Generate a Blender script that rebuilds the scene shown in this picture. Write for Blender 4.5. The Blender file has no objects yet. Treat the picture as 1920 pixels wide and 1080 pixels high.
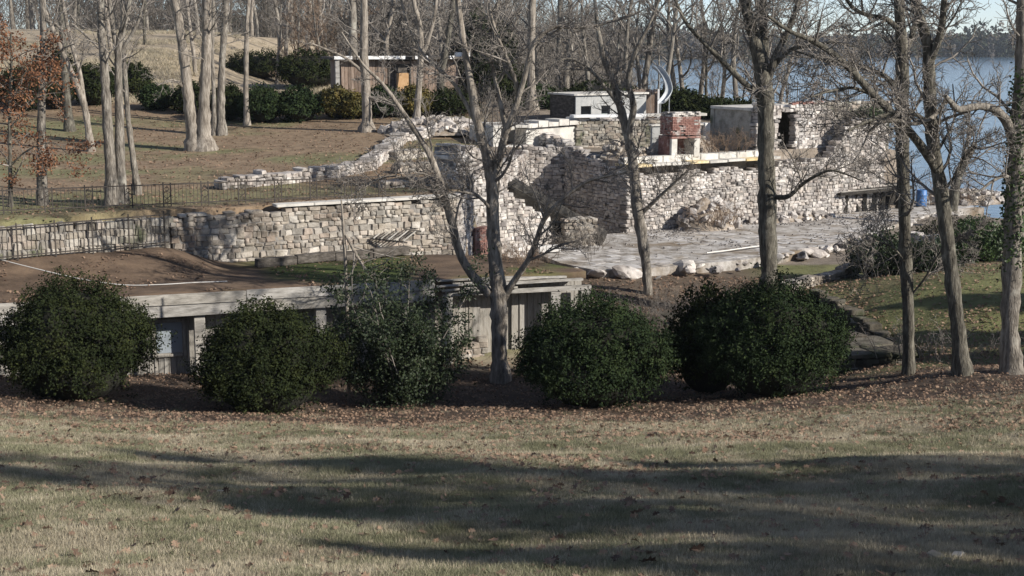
import bpy, math, random
import numpy as np
from mathutils import Vector, Matrix

random.seed(11)
RNG = np.random.default_rng(11)
scene = bpy.context.scene
C = scene.collection

# ------------------------------------------------------------------ camera, sky, sun, exposure
FPX = 2637.0                                   # focal length in pixels of a 1920 wide frame
PITCH = math.atan(470.0 / FPX)
cam_d = bpy.data.cameras.new('camera'); cam = bpy.data.objects.new('camera', cam_d); C.objects.link(cam)
cam_d.sensor_width = 36.0; cam_d.lens = FPX / 1920.0 * 36.0
cam_d.clip_start = 0.1; cam_d.clip_end = 6000
cam.location = (0, 0, 0); cam.rotation_euler = (math.pi / 2 - PITCH, 0, 0)
scene.camera = cam

SUN_AZ = math.radians(116)                      # clockwise from +Y
SUN_EL = math.radians(27)
world = bpy.data.worlds.new('World'); scene.world = world; world.use_nodes = True
wn = world.node_tree.nodes; wl = world.node_tree.links
bg = wn['Background']; sky = wn.new('ShaderNodeTexSky'); sky.sky_type = 'NISHITA'; sky.sun_disc = False
sky.sun_elevation = SUN_EL; sky.sun_rotation = SUN_AZ; sky.altitude = 2000; sky.air_density = 0.7; sky.dust_density = 0.0; sky.ozone_density = 2.0
hs = wn.new('ShaderNodeHueSaturation'); hs.inputs['Saturation'].default_value = 0.72; wl.new(sky.outputs[0], hs.inputs['Color']); wl.new(hs.outputs[0], bg.inputs[0]); bg.inputs[1].default_value = 0.105
sl = bpy.data.lights.new('sun', 'SUN'); sun = bpy.data.objects.new('sun', sl); C.objects.link(sun)
sl.energy = 5.0; sl.angle = math.radians(0.5); sl.color = (1.0, 0.93, 0.83)
SUND = Vector((math.sin(SUN_AZ) * math.cos(SUN_EL), math.cos(SUN_AZ) * math.cos(SUN_EL), math.sin(SUN_EL)))
sun.rotation_euler = (-SUND).to_track_quat('-Z', 'Y').to_euler(); sun.location = SUND * 60
vs = scene.view_settings; vs.view_transform = 'Standard'; vs.look = 'None'; vs.exposure = 0.42; vs.gamma = 1.0
vs.use_curve_mapping = False

# ------------------------------------------------------------------ helpers
CP, SP = math.cos(PITCH), math.sin(PITCH)
def ray(px, py):
    u = (px - 960.0) / FPX; v = (540.0 - py) / FPX
    return Vector((u, CP + v * SP, -SP + v * CP))
def P(px, py, d):
    r = ray(px, py); return r * (d / r.y)
def PZ(px, py, z):
    r = ray(px, py); return r * (z / r.z)

def tag(o, label=None, cat=None, group=None, kind=None):
    if label: o['label'] = label
    if cat: o['category'] = cat
    if group: o['group'] = group
    if kind: o['kind'] = kind
    return o
def empty(name, loc=(0, 0, 0), label=None, cat=None, group=None):
    o = bpy.data.objects.new(name, None); C.objects.link(o); o.location = loc; o.empty_display_size = 0.1
    return tag(o, label, cat, group)
def link(name, me, mat=None, parent=None):
    o = bpy.data.objects.new(name, me); C.objects.link(o)
    if mat is not None and len(me.materials) == 0: me.materials.append(mat)
    if parent is not None:
        o.parent = parent; o.matrix_parent_inverse = Matrix.Translation(-Vector(parent.location))
    return o
def np_mesh(name, V, F, smooth=False):
    V = np.asarray(V, np.float32); F = np.asarray(F, np.int32); k = F.shape[1]
    me = bpy.data.meshes.new(name)
    me.vertices.add(len(V)); me.vertices.foreach_set('co', V.ravel())
    me.loops.add(F.size); me.loops.foreach_set('vertex_index', F.ravel())
    me.polygons.add(len(F)); me.polygons.foreach_set('loop_start', np.arange(len(F), dtype=np.int32) * k)
    if smooth: me.polygons.foreach_set('use_smooth', np.ones(len(F), dtype=bool))
    me.update(calc_edges=True)
    return me

def catmull(pts, n):
    pts = np.asarray(pts, float)
    if len(pts) < 3:
        t = np.linspace(0, 1, n * (len(pts) - 1) + 1)[:, None]
        return pts[0] * (1 - t) + pts[-1] * t
    Pp = np.vstack([2 * pts[0] - pts[1], pts, 2 * pts[-1] - pts[-2]])
    out = []
    for i in range(1, len(Pp) - 2):
        a, b, c, d = Pp[i - 1], Pp[i], Pp[i + 1], Pp[i + 2]
        for t in np.linspace(0, 1, n, endpoint=False):
            out.append(0.5 * ((2 * b) + (-a + c) * t + (2 * a - 5 * b + 4 * c - d) * t * t + (-a + 3 * b - 3 * c + d) * t ** 3))
    out.append(pts[-1]); return np.array(out)

def tube_vf(pts, rad, sides, off, lump=0.0):
    pts = np.asarray(pts, float); rad = np.asarray(rad, float); n = len(pts)
    tan = np.gradient(pts, axis=0); tan /= (np.linalg.norm(tan, axis=1)[:, None] + 1e-9)
    ref = np.array([0.31, 0.95, 0.05]) if abs(tan[0][2]) > 0.75 else np.array([0.05, 0.1, 0.99])
    a = np.cross(tan, ref); a /= (np.linalg.norm(a, axis=1)[:, None] + 1e-9); b = np.cross(tan, a)
    th = np.arange(sides) * (2 * math.pi / sides)
    r = rad[:, None, None]
    if lump > 0: r = r * (1 + lump * RNG.standard_normal((n, sides, 1)))
    V = pts[:, None, :] + r * (np.cos(th)[None, :, None] * a[:, None, :] + np.sin(th)[None, :, None] * b[:, None, :])
    i = np.arange(n - 1)[:, None] * sides; j = np.arange(sides)[None, :]; j2 = (j + 1) % sides
    F = np.stack([i + j, i + j2, i + sides + j2, i + sides + j], -1).reshape(-1, 4) + off
    return V.reshape(-1, 3), F
def tubes(name, lines, sides=None, smooth=True, lump=0.0):
    Vs, Fs, off = [], [], 0
    for pts, rad in lines:
        s = sides or (3 if max(rad) < 0.02 else 4 if max(rad) < 0.05 else 6 if max(rad) < 0.12 else 10)
        V, F = tube_vf(pts, rad, s, off, lump if s > 6 else 0); Vs.append(V); Fs.append(F); off += len(V)
    return np_mesh(name, np.vstack(Vs), np.vstack(Fs), smooth)

# ------------------------------------------------------------------ materials
def nd(nt, kind, **kw):
    n = nt.nodes.new(kind)
    for k, v in kw.items(): setattr(n, k, v)
    return n
def ramp(nt, fac, cols):
    r = nd(nt, 'ShaderNodeValToRGB'); el = r.color_ramp.elements
    while len(el) < len(cols): el.new(0.5)
    for e, (p, c) in zip(el, cols): e.position = p; e.color = (c[0], c[1], c[2], 1)
    nt.links.new(fac, r.inputs[0]); return r.outputs[0]
def mixc(nt, mode, fac, a, b):
    m = nd(nt, 'ShaderNodeMix', data_type='RGBA', blend_type=mode)
    for sock, v in ((m.inputs['Factor'], fac), (m.inputs['A'], a), (m.inputs['B'], b)):
        if hasattr(v, 'is_linked') or hasattr(v, 'links'): nt.links.new(v, sock)
        elif isinstance(v, (int, float)): sock.default_value = v
        else: sock.default_value = (v[0], v[1], v[2], 1)
    return [o for o in m.outputs if o.name == 'Result' and o.type == 'RGBA'][0]
# the Mix node carries several sockets with one name; pick the colour ones by type
def mixc(nt, mode, fac, a, b):
    m = nd(nt, 'ShaderNodeMix', data_type='RGBA', blend_type=mode)
    fs = [s for s in m.inputs if s.name == 'Factor' and s.type == 'VALUE'][0]
    sa = [s for s in m.inputs if s.name == 'A' and s.type == 'RGBA'][0]
    sb = [s for s in m.inputs if s.name == 'B' and s.type == 'RGBA'][0]
    for s, v in ((fs, fac), (sa, a), (sb, b)):
        if isinstance(v, bpy.types.NodeSocket): nt.links.new(v, s)
        elif isinstance(v, (int, float)): s.default_value = v
        else: s.default_value = (v[0], v[1], v[2], 1)
    return [s for s in m.outputs if s.type == 'RGBA'][0]
def mat(name, cols, scale=4.0, rough=0.9, bump=0.25, rand=None, rcols=None, stretch=(1, 1, 1), obj=False, bscale=None,
        spots=None, transl=0.0, attr=None, metal=0.0, detail=6.0, spec=0.3, rfac=1.0, stain=None):
    m = bpy.data.materials.new(name); m.use_nodes = True; nt = m.node_tree; bs = nt.nodes['Principled BSDF']
    if obj:
        co = nd(nt, 'ShaderNodeTexCoord').outputs['Object']
    else:
        co = nd(nt, 'ShaderNodeNewGeometry').outputs['Position']
    mp = nd(nt, 'ShaderNodeMapping'); mp.inputs['Scale'].default_value = stretch; nt.links.new(co, mp.inputs[0])
    nz = nd(nt, 'ShaderNodeTexNoise'); nz.inputs['Scale'].default_value = scale; nz.inputs['Detail'].default_value = detail
    nz.inputs['Roughness'].default_value = 0.65
    nt.links.new(mp.outputs[0], nz.inputs['Vector'])
    k = len(cols)
    c = ramp(nt, nz.outputs[0], [(0.3 + 0.4 * i / max(1, k - 1), cc) for i, cc in enumerate(cols)])
    if attr:
        at = nd(nt, 'ShaderNodeAttribute', attribute_name=attr)
        c = mixc(nt, 'MULTIPLY', 1.0, at.outputs['Color'], c)
    if rand:
        rv = (nd(nt, 'ShaderNodeObjectInfo').outputs['Random'] if rand == 'obj'
              else nd(nt, 'ShaderNodeNewGeometry').outputs['Random Per Island'])
        rc = ramp(nt, rv, [(i / max(1, len(rcols) - 1), cc) for i, cc in enumerate(rcols)])
        c = mixc(nt, 'MULTIPLY', rfac, c, rc)
    if spots:
        s2 = nd(nt, 'ShaderNodeTexNoise'); s2.inputs['Scale'].default_value = spots[0]; s2.inputs['Detail'].default_value = 4
        nt.links.new(co, s2.inputs['Vector'])
        f = ramp(nt, s2.outputs[0], [(spots[1], (0, 0, 0)), (min(1, spots[1] + spots[2]), (1, 1, 1))])
        c = mixc(nt, 'MIX', f, c, spots[3])
    if stain:
        s3 = nd(nt, 'ShaderNodeTexNoise'); s3.inputs['Scale'].default_value = stain[0]; s3.inputs['Detail'].default_value = 7; s3.inputs['Roughness'].default_value = .7
        nt.links.new(co, s3.inputs['Vector']); c = mixc(nt, 'MULTIPLY', 1.0, c, ramp(nt, s3.outputs[0], [(.36, stain[1]), (.56, (1, 1, 1))]))
    nt.links.new(c, bs.inputs['Base Color'])
    bs.inputs['Roughness'].default_value = rough; bs.inputs['Metallic'].default_value = metal
    bs.inputs['Specular IOR Level'].default_value = spec
    if bump:
        bn = nd(nt, 'ShaderNodeTexNoise'); bn.inputs['Scale'].default_value = bscale or scale * 4; bn.inputs['Detail'].default_value = 5
        nt.links.new(mp.outputs[0], bn.inputs['Vector'])
        bp = nd(nt, 'ShaderNodeBump'); bp.inputs['Strength'].default_value = bump; bp.inputs['Distance'].default_value = 0.05
        nt.links.new(bn.outputs[0], bp.inputs['Height']); nt.links.new(bp.outputs[0], bs.inputs['Normal'])
    if transl:
        tr = nd(nt, 'ShaderNodeBsdfTranslucent'); nt.links.new(c, tr.inputs[0])
        mx = nd(nt, 'ShaderNodeMixShader'); mx.inputs[0].default_value = transl
        out = nt.nodes['Material Output']
        nt.links.new(bs.outputs[0], mx.inputs[1]); nt.links.new(tr.outputs[0], mx.inputs[2]); nt.links.new(mx.outputs[0], out.inputs[0])
    return m

MT = {}
ST_W = [(0.30, 0.28, 0.28), (0.62, 0.60, 0.58), (0.80, 0.77, 0.73), (0.50, 0.47, 0.45), (0.86, 0.84, 0.82), (0.64, 0.59, 0.55), (0.72, 0.71, 0.70), (0.36, 0.35, 0.345), (0.56, 0.55, 0.54)]
ST_B = [(0.34, 0.32, 0.29), (0.56, 0.52, 0.47), (0.74, 0.71, 0.67), (0.42, 0.39, 0.36), (0.60, 0.53, 0.48), (0.82, 0.80, 0.77), (0.38, 0.375, 0.365), (0.66, 0.62, 0.57)]
for r_, sfx in (('obj', ''), ('island', '_mass')):
    MT['white_stone' + sfx] = mat('white_limestone' + sfx, [(0.45, 0.43, 0.42), (0.78, 0.76, 0.74), (0.92, 0.90, 0.87)], 3.0, 0.92, 0.5, r_, ST_W, spots=(1.7, 0.62, 0.10, (0.10, 0.095, 0.09)), stain=(.55, (.50, .47, .45)))
    MT['beige_stone' + sfx] = mat('beige_fieldstone' + sfx, [(0.42, 0.40, 0.37), (0.68, 0.65, 0.60), (0.85, 0.82, 0.78)], 3.0, 0.92, 0.5, r_, ST_B, spots=(1.4, 0.63, 0.10, (0.09, 0.085, 0.075)), stain=(.5, (.52, .49, .47)))
    MT['grey_stone' + sfx] = mat('mossy_grey_stone' + sfx, [(0.30, 0.29, 0.26), (0.55, 0.53, 0.49), (0.66, 0.65, 0.61)], 3.0, 0.92, 0.5, r_, ST_B, spots=(1.2, 0.55, 0.15, (0.09, 0.10, 0.06)))
    MT['shaded_mossy_stone' + sfx] = mat('shade_darkened_mossy_stone' + sfx, [(0.08, 0.075, 0.06), (0.17, 0.16, 0.135), (0.30, 0.285, 0.25)], 3.0, 0.95, 0.5, r_, ST_B, spots=(1.5, 0.5, 0.15, (0.05, 0.055, 0.03)))  # darker copy of the grey stone: bank shade put into the colour
    MT['brick' + sfx] = mat('red_brick' + sfx, [(0.17, 0.095, 0.08), (0.26, 0.145, 0.122), (0.38, 0.255, 0.225)], 6.0, 0.95, 0.3, r_, [(0.7, 0.6, 0.6), (1, 1, 1), (0.85, 0.8, 0.8), (1.0, 0.9, 0.85)], spots=(2.5, 0.55, 0.14, (0.46, 0.41, 0.38)))
MT['mortar'] = mat('mortar', [(0.14, 0.13, 0.12), (0.27, 0.255, 0.235)], 5.0, 1.0, 0.4)
MT['concrete'] = mat('weathered_concrete', [(0.34, 0.33, 0.31), (0.55, 0.53, 0.49), (0.66, 0.64, 0.60)], 1.6, 0.9, 0.2, spots=(2.5, 0.66, 0.1, (0.17, 0.16, 0.15)))
MT['pale_plaster'] = mat('pale_plaster', [(0.55, 0.54, 0.52), (0.72, 0.71, 0.69)], 2.0, 0.9, 0.15)
MT['ochre'] = mat('ochre_panel', [(0.50, 0.38, 0.18), (0.64, 0.52, 0.30), (0.70, 0.66, 0.55)], 2.5, 0.9, 0.15)
MT['dark_timber'] = mat('dark_rotten_timber', [(0.035, 0.03, 0.025), (0.09, 0.08, 0.07), (0.19, 0.17, 0.15)], 3.0, 0.95, 0.5, stretch=(1, 1, 3))
MT['shade_timber'] = mat('shade_and_dark_timber', [(0.012, 0.011, 0.010), (0.035, 0.032, 0.028), (0.075, 0.07, 0.06)], 3.0, 0.95, 0.5)  # dark shelter timber; on the stair it paints the shade beneath the slab
MT['grey_wood'] = mat('weathered_grey_wood', [(0.20, 0.19, 0.175), (0.38, 0.365, 0.34), (0.52, 0.505, 0.48)], 2.2, 0.9, 0.3, 'obj', [(0.72, 0.72, 0.72), (1, 1, 1), (0.86, 0.84, 0.80), (1.05, 1.04, 1.02)], stretch=(1, 1, 5))
MT['board_wood'] = mat('weathered_wall_board', [(0.20, 0.185, 0.165), (0.34, 0.325, 0.30), (0.42, 0.41, 0.385)], 4.0, 0.9, 0.3, 'obj', [(0.70, 0.70, 0.70), (1, 1, 1), (0.84, 0.82, 0.78), (1.0, 0.99, 0.97)], stretch=(4, 4, 0.6))
MT['brown_wood'] = mat('brown_hut_board', [(0.18, 0.13, 0.10), (0.30, 0.235, 0.19), (0.38, 0.32, 0.28)], 4.0, 0.9, 0.3, 'obj', [(0.55, 0.52, 0.5), (1, 1, 1), (0.8, 0.74, 0.7)], stretch=(4, 4, 0.6))
MT['door_wood'] = mat('orange_plywood', [(0.42, 0.25, 0.12), (0.55, 0.36, 0.20)], 3.0, 0.8, 0.1)
MT['white_paint'] = mat('white_paint', [(0.66, 0.66, 0.66), (0.80, 0.80, 0.80)], 3.0, 0.6, 0.1)
MT['green_panel'] = mat('pale_green_panel', [(0.34, 0.42, 0.38), (0.44, 0.50, 0.46)], 3.0, 0.7, 0.1)
MT['shed_grey'] = mat('grey_shed_panel', [(0.30, 0.31, 0.31), (0.42, 0.42, 0.41)], 3.0, 0.8, 0.1)
MT['iron'] = mat('rusty_black_iron', [(0.035, 0.032, 0.03), (0.075, 0.062, 0.052)], 8.0, 0.6, 0.1)
MT['steel'] = mat('dull_galvanised_steel', [(0.30, 0.33, 0.35), (0.48, 0.50, 0.52)], 3.0, 0.45, 0.05, metal=0.3)
MT['barrel'] = mat('blue_plastic', [(0.06, 0.16, 0.38), (0.10, 0.22, 0.46)], 3.0, 0.45, 0.05)
MT['cable'] = mat('white_hose', [(0.62, 0.61, 0.58), (0.74, 0.73, 0.70)], 3.0, 0.6, 0.0)
BK = [(0.05, 0.044, 0.037), (0.19, 0.17, 0.145), (0.38, 0.35, 0.305)]
MT['bark'] = mat('grey_brown_bark', BK, 5.0, 0.95, 0.9, stretch=(2.2, 2.2, 0.45), bscale=16, spots=(1.6, 0.60, 0.12, (0.36, 0.345, 0.30)))
MT['bark_pale'] = mat('pale_grey_bark', [(0.075, 0.062, 0.05), (0.25, 0.22, 0.185), (0.42, 0.38, 0.33)], 4.0, 0.95, 0.9, stretch=(2.2, 2.2, 0.4), bscale=14)
MT['bark_dark'] = mat('dark_brown_bark', [(0.03, 0.027, 0.022), (0.10, 0.092, 0.075), (0.235, 0.22, 0.18)], 5.0, 0.95, 0.9, stretch=(2.2, 2.2, 0.45), bscale=16, spots=(1.8, 0.62, 0.12, (0.26, 0.25, 0.21)))
MT['twig'] = mat('twig_bark', [(0.10, 0.09, 0.078), (0.20, 0.18, 0.16), (0.34, 0.31, 0.28)], 1.5, 0.9, 0.0)
MT['twig_brown'] = mat('brown_twig_bark', [(0.15, 0.10, 0.07), (0.22, 0.16, 0.115), (0.28, 0.21, 0.16)], 1.5, 0.9, 0.0)
GREENS = [(0.5, 0.5, 0.5), (1, 1, 1), (0.75, 0.8, 0.7), (1.25, 1.2, 0.95), (0.6, 0.62, 0.6)]
MT['yew'] = mat('dark_yew_foliage', [(0.014, 0.020, 0.010), (0.026, 0.035, 0.015), (0.046, 0.053, 0.020)], 1.2, 0.9, 0.0, 'island', GREENS, transl=0.1, spec=.1)
MT['box'] = mat('boxwood_foliage', [(0.014, 0.024, 0.013), (0.028, 0.045, 0.020), (0.048, 0.068, 0.028)], 1.2, 0.85, 0.0, 'island', GREENS, transl=0.1, spec=.12)
MT['holly'] = mat('holly_foliage', [(0.018, 0.030, 0.017), (0.035, 0.052, 0.027), (0.06, 0.08, 0.042)], 1.5, 0.6, 0.0, 'island', GREENS, transl=0.2)
MT['yellow_box'] = mat('yellowing_foliage', [(0.05, 0.06, 0.02), (0.10, 0.085, 0.025), (0.17, 0.12, 0.03)], 1.5, 0.6, 0.0, 'island', GREENS, transl=0.15)
MT['ivy'] = mat('ivy_foliage', [(0.025, 0.045, 0.018), (0.05, 0.085, 0.03), (0.08, 0.12, 0.045)], 1.5, 0.5, 0.0, 'island', GREENS, transl=0.2)
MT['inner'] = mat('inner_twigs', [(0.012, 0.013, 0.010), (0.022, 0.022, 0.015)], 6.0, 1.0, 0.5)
LEAFC = [(0.45, 0.38, 0.34), (1, 0.92, 0.84), (0.75, 0.62, 0.53), (1.25, 1.15, 1.02), (0.35, 0.29, 0.26), (0.6, 0.5, 0.44)]
for r_, sfx in (('obj', ''), ('island', '_mass')):
    MT['dead_leaf' + sfx] = mat('dead_oak_leaf' + sfx, [(0.115, 0.08, 0.062), (0.20, 0.148, 0.118), (0.32, 0.25, 0.20)], 3.0, 0.8, 0.0, r_, LEAFC, transl=0.15)
MT['marcescent'] = mat('rusty_hanging_leaf', [(0.19, 0.095, 0.055), (0.28, 0.15, 0.09), (0.36, 0.22, 0.14)], 2.0, 0.8, 0.0, 'island', LEAFC, transl=0.25)
MT['straw'] = mat('dormant_grass', [(0.30, 0.265, 0.20), (0.47, 0.42, 0.325), (0.60, 0.54, 0.43)], 0.8, 0.9, 0.0, 'island', [(0.55, 0.55, 0.5), (1, 1, 1), (0.8, 0.8, 0.75), (1.2, 1.15, 1.05)], transl=0.25)
MT['green_grass'] = mat('green_grass', [(0.17, 0.17, 0.105), (0.27, 0.265, 0.17), (0.37, 0.35, 0.24)], 0.8, 0.8, 0.0, 'island', [(0.6, 0.6, 0.6), (1, 1, 1), (0.8, 0.85, 0.75)], transl=0.25)
MT['ground'] = mat('ground', [(0.55, 0.53, 0.50), (0.85, 0.84, 0.82), (1.12, 1.12, 1.12), (1.32, 1.30, 1.25)], 1.3, 0.97, 0.6, attr='Col', bscale=14, detail=10)
MT['roof_dirt'] = mat('leaf_mould_roof', [(0.042, 0.033, 0.025), (0.095, 0.074, 0.055), (0.15, 0.118, 0.085)], 1.1, 1.0, 0.6, stretch=(0.6, 1.2, 1), bscale=12, attr='Col', detail=9)
MT['paving'] = mat('pale_flagstone', [(0.36, 0.35, 0.34), (0.54, 0.53, 0.52), (0.66, 0.65, 0.65)], 1.2, 0.9, 0.2, 'obj', [(0.82, 0.80, 0.78), (1, 1, 1), (0.9, 0.89, 0.88), (0.95, 0.95, 0.96)], spots=(0.8, 0.52, 0.2, (0.26, 0.22, 0.17)), stain=(1.3, (.62, .59, .56)))
MT['gravel'] = mat('pale_gravel', [(0.22, 0.20, 0.18), (0.40, 0.38, 0.355), (0.54, 0.525, 0.51)], 2.2, 0.95, 0.6, bscale=9, spots=(0.5, 0.50, 0.18, (0.23, 0.185, 0.135)), detail=10, stain=(1.1, (.6, .57, .54)))
MT['rubble_earth'] = mat('rubble_earth', [(0.16, 0.13, 0.10), (0.28, 0.235, 0.19), (0.40, 0.36, 0.32)], 3.0, 1.0, 0.8)
MT['far_wood'] = mat('far_bare_wood', [(0.085, 0.076, 0.07), (0.13, 0.118, 0.105), (0.17, 0.155, 0.135)], 0.02, 1.0, 0.0, 'island', [(0.6, 0.62, 0.6), (1, 1, 1), (0.8, 0.75, 0.7)])
MT['pine'] = mat('pine_foliage', [(0.02, 0.028, 0.018), (0.04, 0.05, 0.028), (0.06, 0.07, 0.04)], 0.5, 0.8, 0.0, 'island', GREENS, transl=0.15)

def glass_mat():
    m = bpy.data.materials.new('window_glass'); m.use_nodes = True; b = m.node_tree.nodes['Principled BSDF']
    b.inputs['Base Color'].default_value = (0.30, 0.34, 0.38, 1); b.inputs['Roughness'].default_value = 0.12
    b.inputs['Specular IOR Level'].default_value = 1.0; return m
MT['glass'] = glass_mat()
def water_mat():
    m = bpy.data.materials.new('lake_water'); m.use_nodes = True; nt = m.node_tree; b = nt.nodes['Principled BSDF']
    b.inputs['Base Color'].default_value = (0.10, 0.175, 0.25, 1); b.inputs['Roughness'].default_value = 0.12
    b.inputs['IOR'].default_value = 1.33
    g = nd(nt, 'ShaderNodeNewGeometry'); mp = nd(nt, 'ShaderNodeMapping'); mp.inputs['Scale'].default_value = (0.5, 1.4, 1)
    nt.links.new(g.outputs['Position'], mp.inputs[0])
    n = nd(nt, 'ShaderNodeTexNoise'); n.inputs['Scale'].default_value = 0.8; n.inputs['Detail'].default_value = 3
    nt.links.new(mp.outputs[0], n.inputs['Vector'])
    bp = nd(nt, 'ShaderNodeBump'); bp.inputs['Strength'].default_value = 0.25; bp.inputs['Distance'].default_value = 0.3
    nt.links.new(n.outputs[0], bp.inputs['Height']); nt.links.new(bp.outputs[0], b.inputs['Normal']); return m
MT['water'] = water_mat()

# ------------------------------------------------------------------ terrain
class TPS:
    def __init__(s, pts):
        A = np.array(pts, float); s.X = A[:, :2]; n = len(A)
        K = s.k(np.linalg.norm(s.X[:, None] - s.X[None], axis=2)) + np.eye(n) * 0.5
        Pm = np.hstack([np.ones((n, 1)), s.X]); M = np.zeros((n + 3, n + 3)); M[:n, :n] = K; M[:n, n:] = Pm; M[n:, :n] = Pm.T
        s.w = np.linalg.solve(M, np.concatenate([A[:, 2], np.zeros(3)]))
    @staticmethod
    def k(r): return np.where(r > 1e-9, r * r * np.log(r + 1e-9), 0)
    def __call__(s, x, y):
        q = np.stack([x, y], -1); r = np.linalg.norm(q[:, None] - s.X[None], axis=2)
        return s.k(r) @ s.w[:-3] + s.w[-3] + q @ s.w[-2:]

def pp(px, py, d): v = P(px, py, d); return (v.x, v.y, v.z)
low = [(-40, -50, 6), (0, -50, 6), (40, -50, 6.5), (-25, -15, 0.6), (0, -15, 0.6), (25, -15, 1.2), (-20, 0, -1.9), (0, 0, -1.9), (20, 0, -1.4),
       (-12, 12, -4.8), (0, 12, -4.77), (12, 12, -4.5), (-22, 20, -6.3), (-8, 20, -6.45), (0, 20, -6.47), (8, 20, -6.3), (22, 20, -5.6),
       (-24, 30, -8.2), (-10, 30, -8.55), (0, 30, -8.62), (10, 30, -8.3), (24, 30, -7.6), (-13.5, 37, -9.75), (0, 36.5, -10.0), (-6, 38, -10.3),
       (6, 36.5, -9.8), (0, 41, -10.65), (12.5, 38.5, -9.3), (20, 40, -9.2), (30, 40, -9.0),
       (-20, 40, -9.9), (-30, 38, -9.5), (-10, 45, -10.7), (0, 46, -10.7), (-5, 48, -10.7), (4, 44, -10.7), (6, 48, -10.6), (9, 43, -10.45),
       (4.5, 54, -9.7), (10, 55, -9.75), (14, 57, -9.6), (18, 63, -9.45), (12, 51, -9.7)]
low += [pp(1600, 545, 52), pp(1750, 520, 51), pp(1880, 545, 48), pp(1650, 625, 46.5), pp(1800, 650, 43.5), pp(1900, 620, 45)]
low += [(6, 64, -9.4), (12, 66, -9.4), (18, 71, -9.4), (24, 74, -9.4), (27, 66, -9.2), (32, 60, -9.0), (40, 60, -9.0), (23, 58, -9.1), (28, 80, -10.5), (20, 84, -10.5), (34, 84, -13),
        (30, 95, -16.8), (16, 100, -16.8), (50, 90, -16.8), (60, 60, -10), (1, 58, -9.4), (3, 62, -9.4), (2.5, 66, -9.4), (-1, 55.5, -9.6)]
up = [(-40, 34, -6.0), (-17.5, 47, -6.0), (-10, 50.5, -6.0), (-4, 54.5, -5.95), (-25, 45, -6.0), (-20, 53, -6.0), (-12, 55, -5.95), (-6, 58, -5.9), (-30, 60, -5.9),
      (-21, 62, -5.85), (-16, 72, -5.6), (-10, 66, -5.7), (-30, 75, -5.2), (-20, 82, -4.9), (-12, 84, -4.7), (-8, 72, -5.4), (-5, 80, -4.8), (2, 84, -4.7), (8, 86, -4.7), (14, 88, -4.9),
      (-2, 62, -5.8), (-1, 70, -5.6), (4, 75, -5.78), (8, 71, -5.78), (14, 75, -5.78), (18, 78, -5.78), (12, 80, -5.78), (6, 80, -5.6), (20, 83, -6.2),
      (-10, 92, -3.9), (-20, 92, -4.0), (-35, 90, -3.8), (-30, 105, -2.6), (-15, 105, -2.9), (-45, 120, -1.2), (-25, 125, -1.2), (-60, 110, -1.5),
      (-70, 150, 0.6), (-40, 155, 0.5), (-20, 155, -0.6), (-5, 130, -2.4), (0, 110, -3.8), (10, 98, -5.2), (18, 92, -6.2), (5, 155, -3), (-80, 90, -2.5), (-110, 160, 1.5), (-80, 60, -4)]
TL, TU = TPS(low), TPS(up)
WALL_A0, WALL_A1 = (-17.6, 45.75), (-2.2, 53.7)
UPOLY = [(-120, -7.5), (-17.6, 45.9), (-2.3, 53.85), (-1.2, 58.4), (-0.1, 66), (1.5, 74.6), (6.0, 68.0), (19.4, 76.4), (24, 86), (32, 200), (32, 900), (-900, 900), (-900, -7.5)]
KERB = [(1528, 540, 49.5), (1580, 568, 48.6), (1630, 605, 47.2), (1670, 645, 45.8), (1702, 678, 44.5), (1760, 690, 43.2)]
TRENCH = [pp(*k)[:2] for k in KERB] + [pp(1700, 600, 41.8)[:2], pp(1540, 600, 41.5)[:2], pp(1430, 600, 43)[:2], pp(1400, 600, 50)[:2]]
def inpoly(x, y, poly):
    r = np.zeros(len(x), bool); n = len(poly); j = n - 1
    for i in range(n):
        xi, yi = poly[i]; xj, yj = poly[j]
        c = ((yi > y) != (yj > y)) & (x < (xj - xi) * (y - yi) / (yj - yi + 1e-12) + xi); r ^= c; j = i
    return r
def sm(t): t = np.clip(t, 0, 1); return t * t * (3 - 2 * t)
def H(x, y):
    x = np.atleast_1d(np.asarray(x, float)); y = np.atleast_1d(np.asarray(y, float))
    yc = np.minimum(y, 160); k = np.where(y > 160, 160.0 / np.maximum(y, 1), 1.0); xc = np.clip(x * k, -120, 70); yc = np.clip(yc, -50, 160)
    zl = np.clip(TL(xc, yc), -17.5, 8); zu = np.clip(TU(xc, yc), -17, 3)
    zl = np.where(y > 92, np.minimum(zl, -16.8 - 0.05 * (y - 92)), zl)
    z = np.where(inpoly(x, y, UPOLY), zu, zl)
    sh = 0.128 * y + 2 * np.sin(y / 37.0) - np.maximum(0, 0) # shoreline x
    far = y > 100
    s = sh - x                                            # metres of land left of the shore
    bank = -16.6 + 0.34 * s
    z = np.where(far & (y < 700), np.minimum(z, np.maximum(bank, -19)), z)
    # far shore
    shore = 1080 + 70 * np.sin(x / 190.0) - np.clip((330 - x) * 0.45, 0, 400)
    fz = -17 + np.clip((y - shore) * 0.05, -3, 22)
    z = np.where(y > 700, np.where(s > 0, np.maximum(np.minimum(z, bank), fz), fz), z)
    z = np.where(inpoly(x, y, TRENCH), np.minimum(z, -10.55 + 0.02 * (y - 43)), z)
    near = sm((y + 5) / 10) * sm((60 - y) / 10)
    z = z + near * (0.05 * np.sin(x * 0.9 + y * 0.4) + 0.04 * np.sin(y * 1.7 - x * 0.5))
    return z
def hz(x, y): return float(H(x, y)[0])
DS = np.concatenate([np.arange(7, 120, 0.1), np.arange(120, 900, 1.0)])
def G(px, py):
    r = ray(px, py); t = DS / r.y
    z = H(r.x * t, r.y * t); i = int(np.argmax(r.z * t < z))
    return r * float(t[i])

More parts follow.
